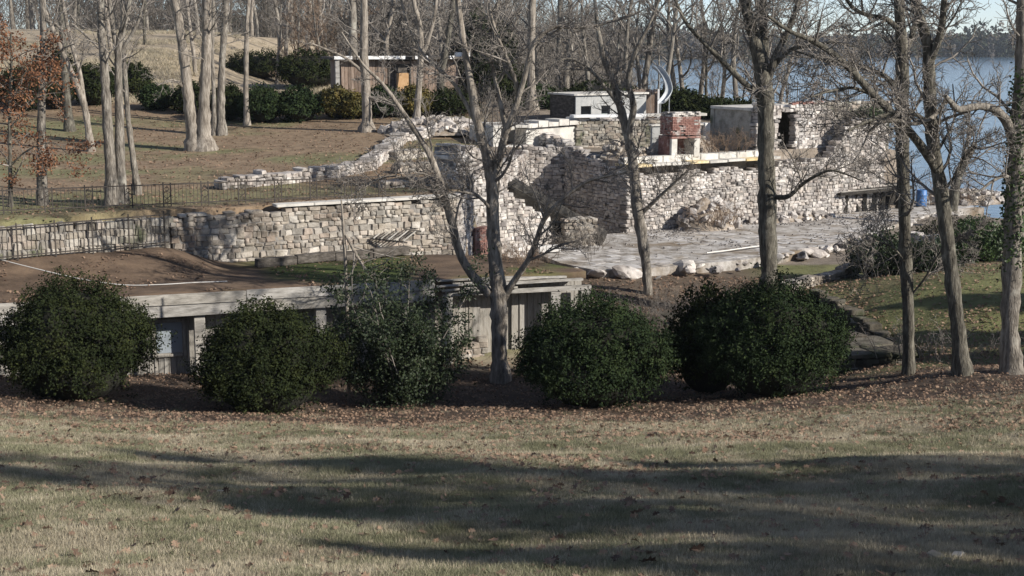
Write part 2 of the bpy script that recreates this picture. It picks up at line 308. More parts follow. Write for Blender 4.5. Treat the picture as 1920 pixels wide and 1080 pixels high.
def lerp3(a, b, t): return a[None] * (1 - t[:, None]) + b[None] * t[:, None]
def vnoise(x, y, s, seed=0):
    x = x / s + seed * 17.3; y = y / s - seed * 9.1
    xi = np.floor(x).astype(np.int64); yi = np.floor(y).astype(np.int64); fx = sm(x - xi); fy = sm(y - yi)
    def h(a, b):
        n = (a * 374761393 + b * 668265263 + seed * 1442695041) & 0x7fffffff
        n = ((n ^ (n >> 13)) * 1274126177) & 0x7fffffff
        return (n ^ (n >> 16)) / 0x7fffffff
    n = h(xi, yi) * (1 - fx) * (1 - fy) + h(xi + 1, yi) * fx * (1 - fy) + h(xi, yi + 1) * (1 - fx) * fy + h(xi + 1, yi + 1) * fx * fy
    return np.mod(n, 1.0001)
def litter(x, y):          # where the leaf litter lies
    a = sm((y - 33.0 + 1.6 * vnoise(x, y, 3, 4)) / 3.0) * sm((47 - y) / 3)
    return a
def build_ground():
    ys = np.concatenate([np.arange(-60, 4, 2.0), np.arange(4, 100, 0.4), 100 * 1.035 ** np.arange(0, 80)])
    s = np.linspace(-1, 1, 261)
    Y = np.repeat(ys[:, None], len(s), 1); X = s[None] * (np.abs(ys)[:, None] * 0.52 + 24)
    x = X.ravel(); y = Y.ravel(); z = H(x, y)
    V = np.stack([x, y, z], -1); n, m = len(ys), len(s)
    i = np.arange(n - 1)[:, None] * m; j = np.arange(m - 1)[None]
    F = np.stack([i + j, i + j + 1, i + m + j + 1, i + m + j], -1).reshape(-1, 4)
    me = np_mesh('ground', V, F, True)
    lawn = np.array([0.35, 0.305, 0.225]); green = np.array([0.255, 0.245, 0.16]); brown = np.array([0.085, 0.062, 0.047]); hill = np.array([0.225, 0.165, 0.11])
    hgreen = np.array([0.17, 0.165, 0.085]); tan = np.array([0.36, 0.30, 0.22]); earth = np.array([0.20, 0.17, 0.14]); bankg = np.array([0.14, 0.145, 0.062])
    n1 = 0.4 * vnoise(x, y, 2.2, 1) + 0.35 * vnoise(x, y, 0.8, 2) + .25 * vnoise(x, y, .45, 31)
    c = lerp3(lawn, green, np.clip((n1 - 0.46) * 2, 0, 0.7))
    c = c * (1 - litter(x, y)[:, None]) + brown[None] * litter(x, y)[:, None]
    upm = inpoly(x, y, UPOLY)
    n2 = vnoise(x, y, 5, 3) * 0.6 + vnoise(x, y, 1.7, 5) * 0.4
    hc = lerp3(hill, hgreen, np.clip((n2 - 0.5) * 4, 0, 1))
    strip = sm((57 - y + 0.25 * x + 3) / 3) * sm((y - 48 - 0.45 * (x + 17)) / 1.5)
    hc = hc * (1 - 0.8 * strip[:, None]) + hgreen[None] * 0.8 * strip[:, None]
    tn = sm((y - 88) / 8); hc = hc * (1 - tn[:, None]) + tan[None] * tn[:, None]
    ru = sm((x + 3 - 0.0 * y) / 2.5) * sm((100 - y) / 8); hc = hc * (1 - ru[:, None]) + earth[None] * ru[:, None]
    c[upm] = hc[upm]
    bk = (~upm) & (y > 46); bm = sm((y - 46) / 2.5) * bk
    bc = lerp3(bankg, hill * 0.7, np.clip((n2 - 0.62) * 4, 0, .7))
    c = np.where(bk[:, None], c * (1 - bm[:, None]) + bc * bm[:, None], c)
    tb = (~upm) & (y > 47.5) & (x < 12.5); tm = sm((y - 47.5) / 1.5) * sm((12.5 - x) / 2) * tb; c = c * (1 - tm[:, None]) + (np.array([0.12, 0.092, 0.068])[None] * (.7 + .6 * n1[:, None])) * tm[:, None]
    rb = (~upm) & (x > 9) & (y > 39.5); rm = sm((y - 39.5 - 0.8 * vnoise(x, y, 2, 6)) / 1.5) * sm((x - 9) / 3) * rb
    c = c * (1 - rm[:, None]) + bc * rm[:, None]
    t2 = (~upm) & (y > 60); c[t2] = earth
    c[y > 700] = np.array([0.20, 0.17, 0.11])
    at = me.color_attributes.new('Col', 'FLOAT_COLOR', 'POINT')
    at.data.foreach_set('color', np.hstack([c, np.ones((len(c), 1))]).astype(np.float32).ravel())
    o = link('ground', me, MT['ground']); o['kind'] = 'structure'
build_ground()
lk = np_mesh('lake', [(-900, 85, -16), (1600, 85, -16), (1600, 1500, -16), (-900, 1500, -16)], [(0, 1, 2, 3)])
link('lake', lk, MT['water'])['kind'] = 'structure'

# ------------------------------------------------------------------ shared unit pieces
import bmesh
def stone_mesh(seed):
    r = random.Random(seed); bm = bmesh.new(); bmesh.ops.create_cube(bm, size=1.0)
    for v in bm.verts: v.co += Vector((r.uniform(-.11, .11), r.uniform(-.08, .08), r.uniform(-.12, .12)))
    bmesh.ops.bevel(bm, geom=bm.edges[:], offset=0.10, segments=1, affect='EDGES')
    bmesh.ops.triangulate(bm, faces=bm.faces[:])
    me = bpy.data.meshes.new('stone'); bm.to_mesh(me); bm.free(); return me
def rounded_box(bev=0.04, name='board'):
    bm = bmesh.new(); bmesh.ops.create_cube(bm, size=1.0)
    if bev: bmesh.ops.bevel(bm, geom=bm.edges[:], offset=bev, segments=1, affect='EDGES')
    me = bpy.data.meshes.new(name); bm.to_mesh(me); bm.free(); return me
def boulder_mesh(seed):
    r = random.Random(seed); bm = bmesh.new(); bmesh.ops.create_icosphere(bm, subdivisions=2, radius=.55); pl = [(Vector((r.gauss(0, 1), r.gauss(0, 1), r.gauss(0, 1))).normalized(), r.uniform(.28, .45)) for _ in range(9)]
    for v in bm.verts:
        for n_, d_ in pl:
            e = v.co.dot(n_) - d_
            if e > 0: v.co -= n_ * e
        v.co += Vector((r.uniform(-.015, .015), r.uniform(-.015, .015), r.uniform(-.015, .015)))
    me = bpy.data.meshes.new('boulder'); bm.to_mesh(me); bm.free(); me.materials.append(MT['white_stone']); return me
BOULD = [boulder_mesh(40 + i) for i in range(8)]
STONES = {k: [stone_mesh(i) for i in range(10)] for k in ('white_stone', 'beige_stone', 'grey_stone', 'shaded_mossy_stone')}
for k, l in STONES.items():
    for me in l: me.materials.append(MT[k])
SVF = []
for me in STONES['white_stone']:
    V = np.array([v.co[:] for v in me.vertices]); F = np.array([p.vertices[:] for p in me.polygons]); SVF.append((V, F))
BOXES = {}
def box_me(mk, bev=0.03):
    if (mk, bev) not in BOXES:
        m = rounded_box(bev); m.materials.append(MT[mk]); BOXES[(mk, bev)] = m
    return BOXES[(mk, bev)]
def place(name, me, parent, c, size, rz=0.0, rx=0.0, ry=0.0):
    o = bpy.data.objects.new(name, me); C.objects.link(o); o.location = c; o.scale = size; o.rotation_euler = (rx, ry, rz)
    if parent is not None: o.parent = parent; o.matrix_parent_inverse = Matrix.Translation(-Vector(parent.location))
    return o
def bx(name, mk, parent, c, size, rz=0.0, rx=0.0, ry=0.0, bev=0.03): return place(name, box_me(mk, bev), parent, c, size, rz, rx, ry)
def bar(name, mk, parent, a, b, w, h=None, bev=0.03):
    a = Vector(a); b = Vector(b); d = b - a
    o = place(name, box_me(mk, bev), parent, (a + b) / 2, (d.length, w, h or w))
    o.rotation_euler = d.to_track_quat('X', 'Z').to_euler(); return o

def rubble(name, label, cat, a, b, zb, zt, thick, mk, ch=(0.13, 0.26), sl=(0.18, 0.5), group=None, ragged=0.12, parts=300, holes=(), parent=None, core_in=0.045):
    """a wall of coursed rubble between plan points a and b; zb, zt: functions of t in 0..1"""
    a = Vector((a[0], a[1], 0)); b = Vector((b[0], b[1], 0)); u = (b - a); L = u.length; u.normalize(); nv = Vector((-u.y, u.x, 0)); rz = math.atan2(u.y, u.x)
    mid = (a + b) / 2; root = parent or empty(name, (mid.x, mid.y, zb(0.5)), label, cat, group)
    r = random.Random(hash(name + str(round(a.x, 2))) & 0xffff if False else int(abs(a.x * 131 + a.y * 977 + L * 53)))
    n = max(8, int(L / 0.35)); V = []; raise_ = 0; F = []
    th = thick - 2 * core_in
    for i in range(n + 1):
        t = i / n; p = a + u * (L * t)
        for sgn in (-1, 1):
            q = p + nv * (sgn * th / 2)
            V.append((q.x, q.y, zb(t) - 0.3)); V.append((q.x, q.y, max(zb(t), zt(t) - 0.16 - ragged)))
    for i in range(n):
        o = 4 * i; F += [(o, o + 4, o + 5, o + 1), (o + 2, o + 3, o + 7, o + 6), (o + 1, o + 5, o + 7, o + 3)]
    F += [(0, 1, 3, 2), (4 * n, 4 * n + 2, 4 * n + 3, 4 * n + 1)]
    link('mortar_core', np_mesh('mortar_core', V, F), MT['mortar'], root)
    zmin = min(zb(i / 20) for i in range(21)); zmax = max(zt(i / 20) for i in range(21)) + ragged
    items = []; z = zmin - 0.1
    while z < zmax:
        h = r.uniform(*ch); s = -r.uniform(0, 0.2)
        while s < L:
            w = r.uniform(*sl) * (1.25 if r.random() < .2 else 1); c = s + w / 2; t = min(1, max(0, c / L))
            top = zt(t) + ragged * (r.random() * 2 - 1.2)
            hh = h * r.uniform(.92, 1.08)
            ok = zb(t) - 0.15 < z + h / 2 and z + h * 0.6 < top
            for (s0, s1, z0, z1) in holes:
                if s0 < c < s1 and z0 < z + h / 2 < z1: ok = False
            if ok and c < L + 0.05:
                p = a + u * c; items.append((w * hh, (p.x + nv.x * r.uniform(-.02, .02), p.y + nv.y * r.uniform(-.02, .02), z + h / 2 + r.uniform(-.025, .025)),
                                     (w * r.uniform(.93, 1.03), thick * r.uniform(.95, 1.05), hh * r.uniform(.88, 1.12)), rz + r.uniform(-.07, .07), r.uniform(-.10, .10), r.randrange(10)))
            s += w
        z += h
    items.sort(key=lambda q: -q[0])
    mass_v, mass_f, off = [], [], 0
    for i, (ar, loc, sc, rzz, ry, k) in enumerate(items):
        if i < parts: place('stone', STONES[mk][k], root, loc, sc, rzz, 0, ry)
        else:
            V, F = SVF[k]; R = np.array(Matrix.Rotation(rzz, 3, 'Z') @ Matrix.Rotation(ry, 3, 'Y'))
            mass_v.append((V * np.array(sc)) @ R.T + np.array(loc)); mass_f.append(F + off); off += len(V)
    if mass_v: tag(link('small_stones', np_mesh('small_stones', np.vstack(mass_v), np.vstack(mass_f)), MT[mk + '_mass'], root), kind='stuff')
    return root
def xy(px, d): v = P(px, 540, d); return (v.x, v.y)
def pw(px0, d0, px1, d1): return xy(px0, d0), xy(px1, d1)
def zat(py, d): return P(960, py, d).z

# ------------------------------------------------------------------ long wooden outbuilding in the dip
E0 = Vector((-15.6, 41.55, 0)); EU = Vector((18.3, 6.05, 0)).normalized(); EN = Vector((-EU.y, EU.x, 0)); ERZ = math.atan2(EU.y, EU.x); EL = 19.2
def Bp(s, t, z): return E0 + EU * s + EN * t + Vector((0, 0, z))
def s_at(px, t=0.0):                             # station along the eave seen at column px
    k = (px - 960) / FPX / CP * CP
    o = E0 + EN * t; r = ray(px, 560); m = r.x / r.y
    return (m * o.y - o.x) / (EU.x - m * EU.y)
ob = empty('wooden_outbuilding', Bp(9.6, 3, -10.75), 'long low grey wooden outbuilding with an earth-covered flat roof behind the round evergreen shrubs', 'building')
def roofz(s, t, x, y):
    pxs = 960 + FPX * x / y
    rise = 0.72 * sm(np.array((430 - pxs) / 150.0)) * sm(np.array((t - 2.0) / 3.2))
    return -7.88 + rise + 0.05 * (vnoise(np.array(x), np.array(y), 1.1, 8) - .5) + 0.02 * math.sin(s * 1.3)
def build_roof():
    ns, ntt = 90, 22; V = []; cols = []
    for i in range(ns + 1):
        s = EL * i / ns - 0.1
        p0 = Bp(s, 0, 0); d = Vector(WALL_A1) - Vector(WALL_A0)
        # distance back to the retaining wall, or to the rear edge on the right
        a0 = Vector((WALL_A0[0], WALL_A0[1], 0)); ad = Vector((d.x, d.y, 0)).normalized(); an = Vector((-ad.y, ad.x, 0))
        tt = -((p0 - a0).dot(an)) / (EN.dot(an)) - 0.12
        if s > 13.2: tt = min(tt, 5.9 - (s - 13.2) * 0.45)
        if s > 17.6: tt = min(tt, 3.92 - (s - 17.6) * 2.2)
        tt = max(tt, 0.4)
        for j in range(ntt + 1):
            t = tt * j / ntt; p = Bp(s, t, 0); z = float(roofz(s, t, p.x, p.y))
            if j == 0: z -= 0.03
            V.append((p.x, p.y, z))
            n = float(vnoise(np.array(p.x), np.array(p.y), 1.6, 9)); mo = 0
            pxs = 960 + FPX * p.x / p.y
            if pxs > 400: mo = max(0, min(1, (n - 0.30) * 3)) * min(1, (pxs - 400) / 120)
            cols.append((1.25 * (1 - mo) + 0.75 * mo, 1.12 * (1 - mo) + 1.25 * mo, 1.05 * (1 - mo) + 0.45 * mo, 1))
    m = ntt + 1; F = [(i * m + j, (i + 1) * m + j, (i + 1) * m + j + 1, i * m + j + 1) for i in range(ns) for j in range(ntt)]
    base = len(V)
    rim = [i * m for i in range(ns + 1)] + [ns * m + j for j in range(1, m)] + [i * m + ntt for i in range(ns - 1, -1, -1)] + [j for j in range(ntt - 1, 0, -1)]
    for k in rim: V.append((V[k][0], V[k][1], V[k][2] - 0.22)); cols.append((0.9, 0.85, 0.8, 1))
    n = len(rim)
    for k in range(n): F.append((rim[k], base + k, base + (k + 1) % n, rim[(k + 1) % n]))
    me = np_mesh('roof', V, F); at = me.color_attributes.new('Col', 'FLOAT_COLOR', 'POINT')
    at.data.foreach_set('color', np.array(cols, np.float32).ravel())
    link('roof', me, MT['roof_dirt'], ob)
build_roof()
rr = random.Random(3)
s = -0.1
while s < 13.6:                                   # sound fascia boards
    w = min(rr.uniform(3.6, 5.0), 13.7 - s)
    for k, (zc, h, t) in enumerate(((-8.03, 0.33, -0.16), (-8.40, 0.37, -0.11))):
        bx('fascia_board', 'grey_wood', ob, Bp(s + w / 2, t, zc + rr.uniform(-.01, .01)), (w - 0.02, 0.07, h), ERZ, ry=rr.uniform(-.004, .004))
    s += w

for k in range(16):                               # rotten, slipped boards at the far end
    s0 = 13.7 + rr.uniform(0, 2.6); w = rr.uniform(1.2, 3.0); s1 = min(19.3, s0 + w)
    z = -7.92 - 0.045 * (k % 9) - rr.uniform(0, .03)
    bx('rotten_board', 'grey_wood', ob, Bp((s0 + s1) / 2, -0.16 + 0.03 * (k % 4) + rr.uniform(-.05, .06), z), (s1 - s0, rr.uniform(.06, .2), rr.uniform(.03, .075)), ERZ + rr.uniform(-.03, .03), ry=rr.uniform(-.035, .035))
bx('beam', 'grey_wood', ob, Bp(16.7, 0.05, -8.43), (5.2, 0.16, 0.16), ERZ, ry=0.012)
for px in (372, 600, 838, 1040, 1096):            # posts under the eave
    s = s_at(px, 0.12); bx('post', 'grey_wood', ob, Bp(s, 0.16, -9.6), (0.34, 0.30, 2.36), ERZ)
s = -0.2; WT = 0.75; k = 0
win0, win1 = s_at(286, WT), s_at(341, WT); dr0, dr1 = s_at(905, WT), s_at(952, WT)
while s < EL - 0.2:
    w = rr.uniform(0.24, 0.34); c = s + w / 2; zt_, zb_ = -8.05, -10.85
    if dr0 < c < dr1: s += w; continue
    if win0 - 0.02 < c < win1 + 0.02: zt_ = -9.98                 # board under the window
    bx('wall_board', 'board_wood', ob, Bp(c, WT + rr.uniform(-.012, .012), (zt_ + zb_) / 2), (w - 0.022, 0.045, zt_ - zb_), ERZ, bev=0.012)
    s += w
bx('back_wall', 'board_wood', ob, Bp(EL / 2 - 0.4, WT + 0.12, -9.45), (EL - 0.4, 0.08, 2.7), ERZ)
bx('side_wall', 'board_wood', ob, Bp(EL - 0.5, 2.2, -9.45), (0.08, 1.9, 2.6), ERZ)
bx('side_wall', 'board_wood', ob, Bp(-0.15, 2.6, -9.45), (0.08, 2.8, 2.6), ERZ)
wc = (win0 + win1) / 2; ww = win1 - win0
wdw = empty('window', Bp(wc, WT - 0.03, -9.42)); wdw.parent = ob; wdw.matrix_parent_inverse = Matrix.Translation(-Vector(ob.location))
def sub(name, mk, loc, size):
    o = bpy.data.objects.new(name, box_me(mk, .03)); C.objects.link(o); o.scale = size; o.rotation_euler = (0, 0, ERZ); o.location = loc - wdw.location; o.parent = wdw; return o
for (ds, dz, w, h) in ((-ww / 2 - .02, 0, .10, 1.22), (ww / 2 + .02, 0, .10, 1.22), (0, .57, ww - .07, .09), (0, -.57, ww - .07, .09)):
    sub('frame', 'board_wood', Bp(wc + ds, WT - 0.075, -9.42 + dz), (w, 0.07, h))
sub('sash', 'grey_wood', Bp(wc, WT - 0.02, -9.42), (ww + .02, .04, 1.1)); sub('pane', 'glass', Bp(wc, WT - 0.055, -9.42), (ww - 0.1, 0.015, 0.98))
for k in range(4): bx('batten', 'board_wood', ob, Bp(wc - .45 + .3 * k, WT - 0.04, -10.43), (0.05, 0.03, 0.84), ERZ)
for px in (720, 765, 880, 975, 990): bx('batten', 'board_wood', ob, Bp(s_at(px, WT), WT - 0.04, -9.45), (0.05, 0.03, 2.7), ERZ)
rubble('plinth', None, None, Bp(s_at(845, WT), WT - 0.10, 0).xy[:], Bp(s_at(905, WT), WT - 0.10, 0).xy[:], lambda t: -10.9, lambda t: -10.05, 0.25, 'beige_stone', parent=ob)

# white hose sagging over the roof, leaning poles, parapet, lattice
pts = [PZ(x, y, -7.3) for x, y in ((0, 491), (70, 495), (150, 499), (230, 502), (300, 502), (360, 500), (425, 497))]
pts = catmull([(p.x, p.y, float(roofz(0, (Vector((p.x, p.y, 0)) - E0).dot(EN), p.x, p.y)) + 0.035) for p in pts], 6)
h = link('garden_hose', tubes('garden_hose', [(pts, [0.016] * len(pts))], 6), MT['cable'])
tag(h, 'thin white hose lying across the brown earth roof of the wooden outbuilding', 'hose')
a = PZ(480, 500, -7.84); b = PZ(765, 476, -7.84)
kb = empty('concrete_kerb', a, 'long dark stained concrete kerb lying on the earth roof below the fieldstone retaining wall', 'kerb')
dv = (b - a); rz = math.atan2(dv.y, dv.x)
for k in range(4):
    c = a + dv * ((k + .5) / 4); bx('kerb_block', 'dark_timber', kb, (c.x, c.y, -7.72 + 0.03 * (k % 2)), (dv.length / 4 - 0.02, 0.32, 0.30), rz + .03 * (k % 2))
lt = empty('wooden_lattice', P(740, 452, 52.2), 'collapsed rack of thin grey wooden slats leaning on the fieldstone wall above the roof', 'lattice')
for k in range(9):
    x0 = 700 + 7 * k; bar('slat', 'dark_timber' if k % 2 else 'grey_wood', lt, P(x0, 447 + .6 * k, 51.6), P(x0 + 26, 424 + .9 * k, 52.6), 0.05, 0.03)
bar('rail', 'dark_timber', lt, P(694, 447, 51.7), P(764, 455, 51.7), 0.06); bar('rail', 'dark_timber', lt, P(722, 424, 52.5), P(790, 434, 52.5), 0.06)

# ------------------------------------------------------------------ retaining walls above the outbuilding
AD = Vector((WALL_A1[0] - WALL_A0[0], WALL_A1[1] - WALL_A0[1])).normalized()
def onA(px):
    m = ray(px, 450).x / ray(px, 450).y; k = (m * WALL_A0[1] - WALL_A0[0]) / (AD.x - m * AD.y)
    return (WALL_A0[0] + AD.x * k, WALL_A0[1] + AD.y * k)
rubble('fieldstone_wall', 'mossy grey retaining wall of fieldstone behind the iron railing beside the earth roof', 'wall', WALL_A0, onA(316), lambda t: -7.5, lambda t: -6.12 + 0.04 * math.sin(t * 9), 0.5, 'grey_stone', (0.16, 0.34), (0.2, 0.6), ragged=.05)
rubble('fieldstone_wall', 'beige fieldstone retaining wall with square drain holes above the earth roof of the outbuilding', 'wall', onA(322), onA(850), lambda t: -8.1 + (0.75 * max(0, 1 - t * 4)), lambda t: -6.12 + 0.12 * sm(np.array((t - .36) * 20)), 0.5, 'beige_stone', (0.10, 0.25), (0.14, 0.42), ragged=.05, parts=300,
       holes=((1.15, 1.4, -6.75, -6.35), (1.95, 2.15, -6.75, -6.35), (3.75, 4.05, -6.4, -5.9), (9.0, 9.3, -6.5, -6.0)))
cp = empty('wall_coping', (onA(680)[0], onA(680)[1], -6.0), 'pale concrete coping along the top of the beige fieldstone retaining wall', 'coping')
ca, cb = Vector(onA(516)), Vector(onA(850)); n = 5
for k in range(n):
    c = ca + (cb - ca) * ((k + .5) / n); bx('coping_slab', 'concrete', cp, (c.x, c.y, -5.96), ((cb - ca).length / n - .02, 0.54, 0.10), math.atan2(AD.y, AD.x))

# iron railings
def railing(name, label, a, b, h, sp, every, orn, group=None, zoff=0.0):
    a = Vector(a); b = Vector(b); L = (b.xy - a.xy).length; root = empty(name, a, label, 'fence', group)
    for f in (0.12, 0.94): bar('rail', 'iron', root, a + Vector((0, 0, h * f)), b + Vector((0, 0, h * f)), 0.03, 0.04)
    n = int(L / sp); rz = math.atan2(b.y - a.y, b.x - a.x); me = box_me('iron', 0.0)
    ring = None
    for i in range(n + 1):
        p = a + (b - a) * (i / n)
        if i % every == 0:
            place('post', me, root, p + Vector((0, 0, h * .5)), (0.045, 0.045, h * 1.08), rz)
            if orn:
                q = p + (b - a).normalized() * 0.26; place('post', me, root, q + Vector((0, 0, h * .5)), (0.04, 0.04, h * 1.02), rz)
                th = np.linspace(0, 2 * math.pi, 15); m_ = (p + q) / 2; d_ = (b - a).normalized(); pl = []
                for zc, rd in ((.5, .115), (.75, .07), (.25, .07)):
                    pl.append((np.array([m_ + d_ * (rd * math.cos(x)) + Vector((0, 0, h * zc + rd * math.sin(x))) for x in th]), [0.014] * 15))
                link('scroll_ornament', tubes('scroll_ornament', pl, 4), MT['iron'], root)
        else: place('picket', me, root, p + Vector((0, 0, h * .5)), (0.015, 0.015, h * .94), rz)
    return root
fa = Vector((-18.6, 47.2, 0)); fb = PZ(742, 364, -5.92); fa.z = hz(fa.x, fa.y); fb.z = hz(fb.x, fb.y)
railing('iron_railing', 'long black iron railing with scroll ornaments on the lawn above the fieldstone wall', fa, fb, 0.84, 0.135, 10, True)
nA = Vector((AD.y, -AD.x)); ga = Vector(WALL_A0) + nA * 0.42; gb = Vector(onA(312)) + nA * 0.42
railing('iron_railing', 'black iron railing standing against the mossy grey wall beside the earth roof', (ga.x, ga.y, -7.28), (gb.x, gb.y, -7.12), 1.18, 0.15, 8, False)

# low dry-stone wall curving up the lawn
def wall_path(name, label, pix, hgt, thick, mk, zoff=0.0, **kw):
    pts = [G(x, y) for x, y in pix]; root = empty(name, pts[0], label, 'wall')
    for p, q in zip(pts[:-1], pts[1:]):
        za, zb_ = hz(p.x, p.y), hz(q.x, q.y)
        rubble(name, None, None, (p.x, p.y), (q.x, q.y), lambda t: za + (zb_ - za) * t - .05, lambda t: za + (zb_ - za) * t + hgt, thick, mk, parent=root, **kw)
    return root
wall_path('dry_stone_wall', 'low white dry-stone wall curving up across the brown lawn past the stump', [(412, 355), (520, 345), (610, 335), (690, 318), (725, 290), (748, 266), (830, 252)], 0.50, 0.75, 'white_stone', ch=(.09, .18), sl=(.15, .42), ragged=.08, parts=60)
for i, (x0, y0, x1, y1, hh) in enumerate(((735, 300, 800, 292, .35), (745, 325, 850, 318, .45), (720, 352, 830, 345, .3))):
    A = G(x0, y0); Bq = G(x1, y1); za = hz(A.x, A.y)
    rubble('terrace_step', ('low', 'middle', 'upper')[i] if False else ['narrow ruined stone step highest on the brown slope beside the white pier', 'ruined stone step in the middle of the slope beside the white pier', 'ruined stone step lowest on the slope behind the beige retaining wall'][i], 'step', (A.x, A.y), (Bq.x, Bq.y), lambda t: za - .2, lambda t: za + hh, 0.8, 'beige_stone', ragged=.06, parts=80)
sp_ = G(432, 352)
def stump_mesh():
    th = np.arange(14) * 2 * math.pi / 14; V = []; zs = (0, .12, .28, .36, .30)
    for k, (z, r) in enumerate(zip((-.1, .1, .3, .42, .3), (.62, .44, .36, .33, .12))):
        for a in th: V.append((r * (1 + .22 * math.sin(3 * a + k) * (1 if k < 3 else .4)) * math.cos(a), r * (1 + .2 * math.cos(4 * a)) * math.sin(a), z + (0.08 * math.sin(5 * a) if k == 3 else 0)))
    F = [(k * 14 + i, k * 14 + (i + 1) % 14, (k + 1) * 14 + (i + 1) % 14, (k + 1) * 14 + i) for k in range(4) for i in range(14)]
    me = np_mesh('tree_stump', V, F); return me
so = link('tree_stump', stump_mesh(), MT['bark_dark']); so.location = sp_; so.scale = (1.5, 1, .9); tag(so, 'dark rotten tree stump on the lawn at the foot of the low dry-stone wall', 'stump')

# ------------------------------------------------------------------ white pier and the stair ruins beside it
TZ = -9.2
rubble('stone_pier', 'tall white limestone pier behind the forked tree, at the end of the beige wall', 'wall', *pw(836, 57, 908, 58.6), lambda t: -8.6, lambda t: -4.3 - .15 * t, 1.0, 'white_stone', (.09, .2), (.14, .4), ragged=.1)
rubble('stone_wall', 'pale rubble wall below the yellow plaster panel beside the white pier', 'wall', *pw(906, 59.2, 1022, 61.6), lambda t: -9.5, lambda t: -6.55 - 1.9 * max(0, t - .35), 0.6, 'white_stone', (.09, .2), (.14, .4), ragged=.12)
rubble('stone_wall', 'white rubble wall joining the beige retaining wall to the tall white pier', 'wall', *pw(848, 54.1, 880, 57.2), lambda t: -8.6, lambda t: -6.0 + .5 * t, 0.6, 'white_stone', (.09, .2), (.14, .4), ragged=.12)
rubble('stone_wall', 'tall rubble wall behind the leaning stair running back to the ruined chamber', 'wall', *pw(918, 59.6, 984, 72.2), lambda t: -9.5, lambda t: -5.6, 0.6, 'white_stone', (.09, .2), (.14, .4), ragged=.12)
rubble('stone_wall', 'short sunlit rubble wall under the ruined concrete chamber where the shaded side wall ends', 'wall', *pw(984, 71.6, 1052, 71.9), lambda t: -9.5, lambda t: zat(272, 71.7), 0.6, 'white_stone', (.09, .2), (.14, .4), ragged=.1)
brk = empty('brick_hearth', P(900, 478, 56.5), 'small red brick hearth at the foot of the pale rubble wall behind the forked tree', 'hearth')
def bricks(root, a, b, z0, z1, thick, mk='brick', bh=0.085, bl=0.235, cap=300):
    a = Vector((a[0], a[1], 0)); b = Vector((b[0], b[1], 0)); u = (b - a); L = u.length; u.normalize(); rz = math.atan2(u.y, u.x); r = random.Random(5)
    c = (a + b) / 2; bx('mortar_core', 'mortar', root, (c.x, c.y, (z0 + z1) / 2), (L - .03, thick - .04, z1 - z0 - .02), rz)
    z = z0; k = 0; n = 0
    while z < z1 - .02:
        s = -(k % 2) * bl / 2
        while s < L - .02:
            s0 = max(0, s); s1 = min(L, s + bl)
            if s1 - s0 > .05 and r.random() > .03 and n < cap:
                p = a + u * ((s0 + s1) / 2); place('brick', box_me(mk, 0.03), root, (p.x, p.y, z + bh / 2 + .0), (s1 - s0 - .014, thick + r.uniform(-.01, .02), bh - .014), rz); n += 1
            s += bl
        z += bh; k += 1
bricks(brk, *pw(884, 56.6, 916, 57.2), zat(478, 56.6), zat(428, 56.6), 0.5)
bp_ = empty('stone_pillar', PZ(1083, 452, TZ), 'short square brown stone pillar on the terrace beside the leaning stair', 'pillar')
A, Bq = pw(1056, 62.8, 1110, 63.2)
rubble('stone_pillar', None, None, A, Bq, lambda t: TZ - .1, lambda t: zat(408, 63), 0.9, 'beige_stone', (.09, .16), (.15, .4), ragged=.03, parent=bp_)
# the leaning stair: thick near-black slab standing for the shade underneath, with treads
st = empty('collapsed_stair', P(1040, 440, 62.5), 'collapsed stair slab, coloured near-black for the shade below it, slanting down from the yellow panel to the terrace', 'stair')
a = P(952, 345, 64.5); b = P(1128, 446, 64.0)
bar('stair_slab_and_shade', 'shade_timber', st, a - Vector((0, 0, .3)), b - Vector((0, 0, .3)), 2.6, 1.0); n = 11  # thickened so the dark colour fills the shadowed gap below
for k in range(n):
    c = a + (b - a) * ((k + .5) / n) + Vector((0, 0, .22)); bx('tread', 'shade_timber', st, c, (0.34, 2.5, 0.10), 0.0, ry=rr.uniform(-.12, .12))
for k in range(3): bx('prop', 'shade_timber', st, P(985 + 45 * k, 420 + 12 * k, 64), (0.25, 0.3, 3.2 - .8 * k))
sb = bx('stone_slab', 'pale_plaster', None, PZ(1028, 466, TZ + .15), (1.0, 0.5, 0.26), 0.25); tag(sb, 'pale loose stone block on the terrace beside the short brown pillar', 'slab')
# concrete works above
cw = empty('concrete_bunker', P(1010, 320, 74), 'ruined pale concrete chamber with a dark opening and a yellow panel above the leaning stair', 'ruin')
def slab(name, mk, px0, d0, px1, d1, yt, yb, thick, root, extra=0.0):
    A, Bq = Vector(xy(px0, d0)), Vector(xy(px1, d1)); c = (A + Bq) / 2; dm = c.y; zt_, zb_ = zat(yt, dm), zat(yb, dm)
    n = Vector((-(Bq - A).y, (Bq - A).x)).normalized() * (thick / 2)
    return bx(name, mk, root, (c.x + n.x, c.y + n.y, (zt_ + zb_) / 2), ((Bq - A).length, thick, zt_ - zb_), math.atan2((Bq - A).y, (Bq - A).x), bev=0.015)
slab('wall_panel', 'concrete', 986, 73.2, 1112, 76.0, 238, 305, 1.0, cw)
slab('wall_panel', 'pale_plaster', 930, 72.4, 988, 73.0, 274, 292, 2.6, cw)
slab('wall_panel', 'ochre', 944, 72.0, 1012, 72.8, 291, 342, 0.5, cw)
slab('wall_panel', 'pale_plaster', 962, 71.8, 984, 72.1, 305, 340, 0.3, cw)
slab('roof_slab', 'concrete', 925, 72.4, 992, 73.0, 235, 240, 3.0, cw)
slab('wall_panel', 'concrete', 925, 72.4, 940, 72.6, 240, 276, 3.0, cw)
slab('wall_panel', 'concrete', 940, 75.0, 990, 75.4, 240, 276, .3, cw)
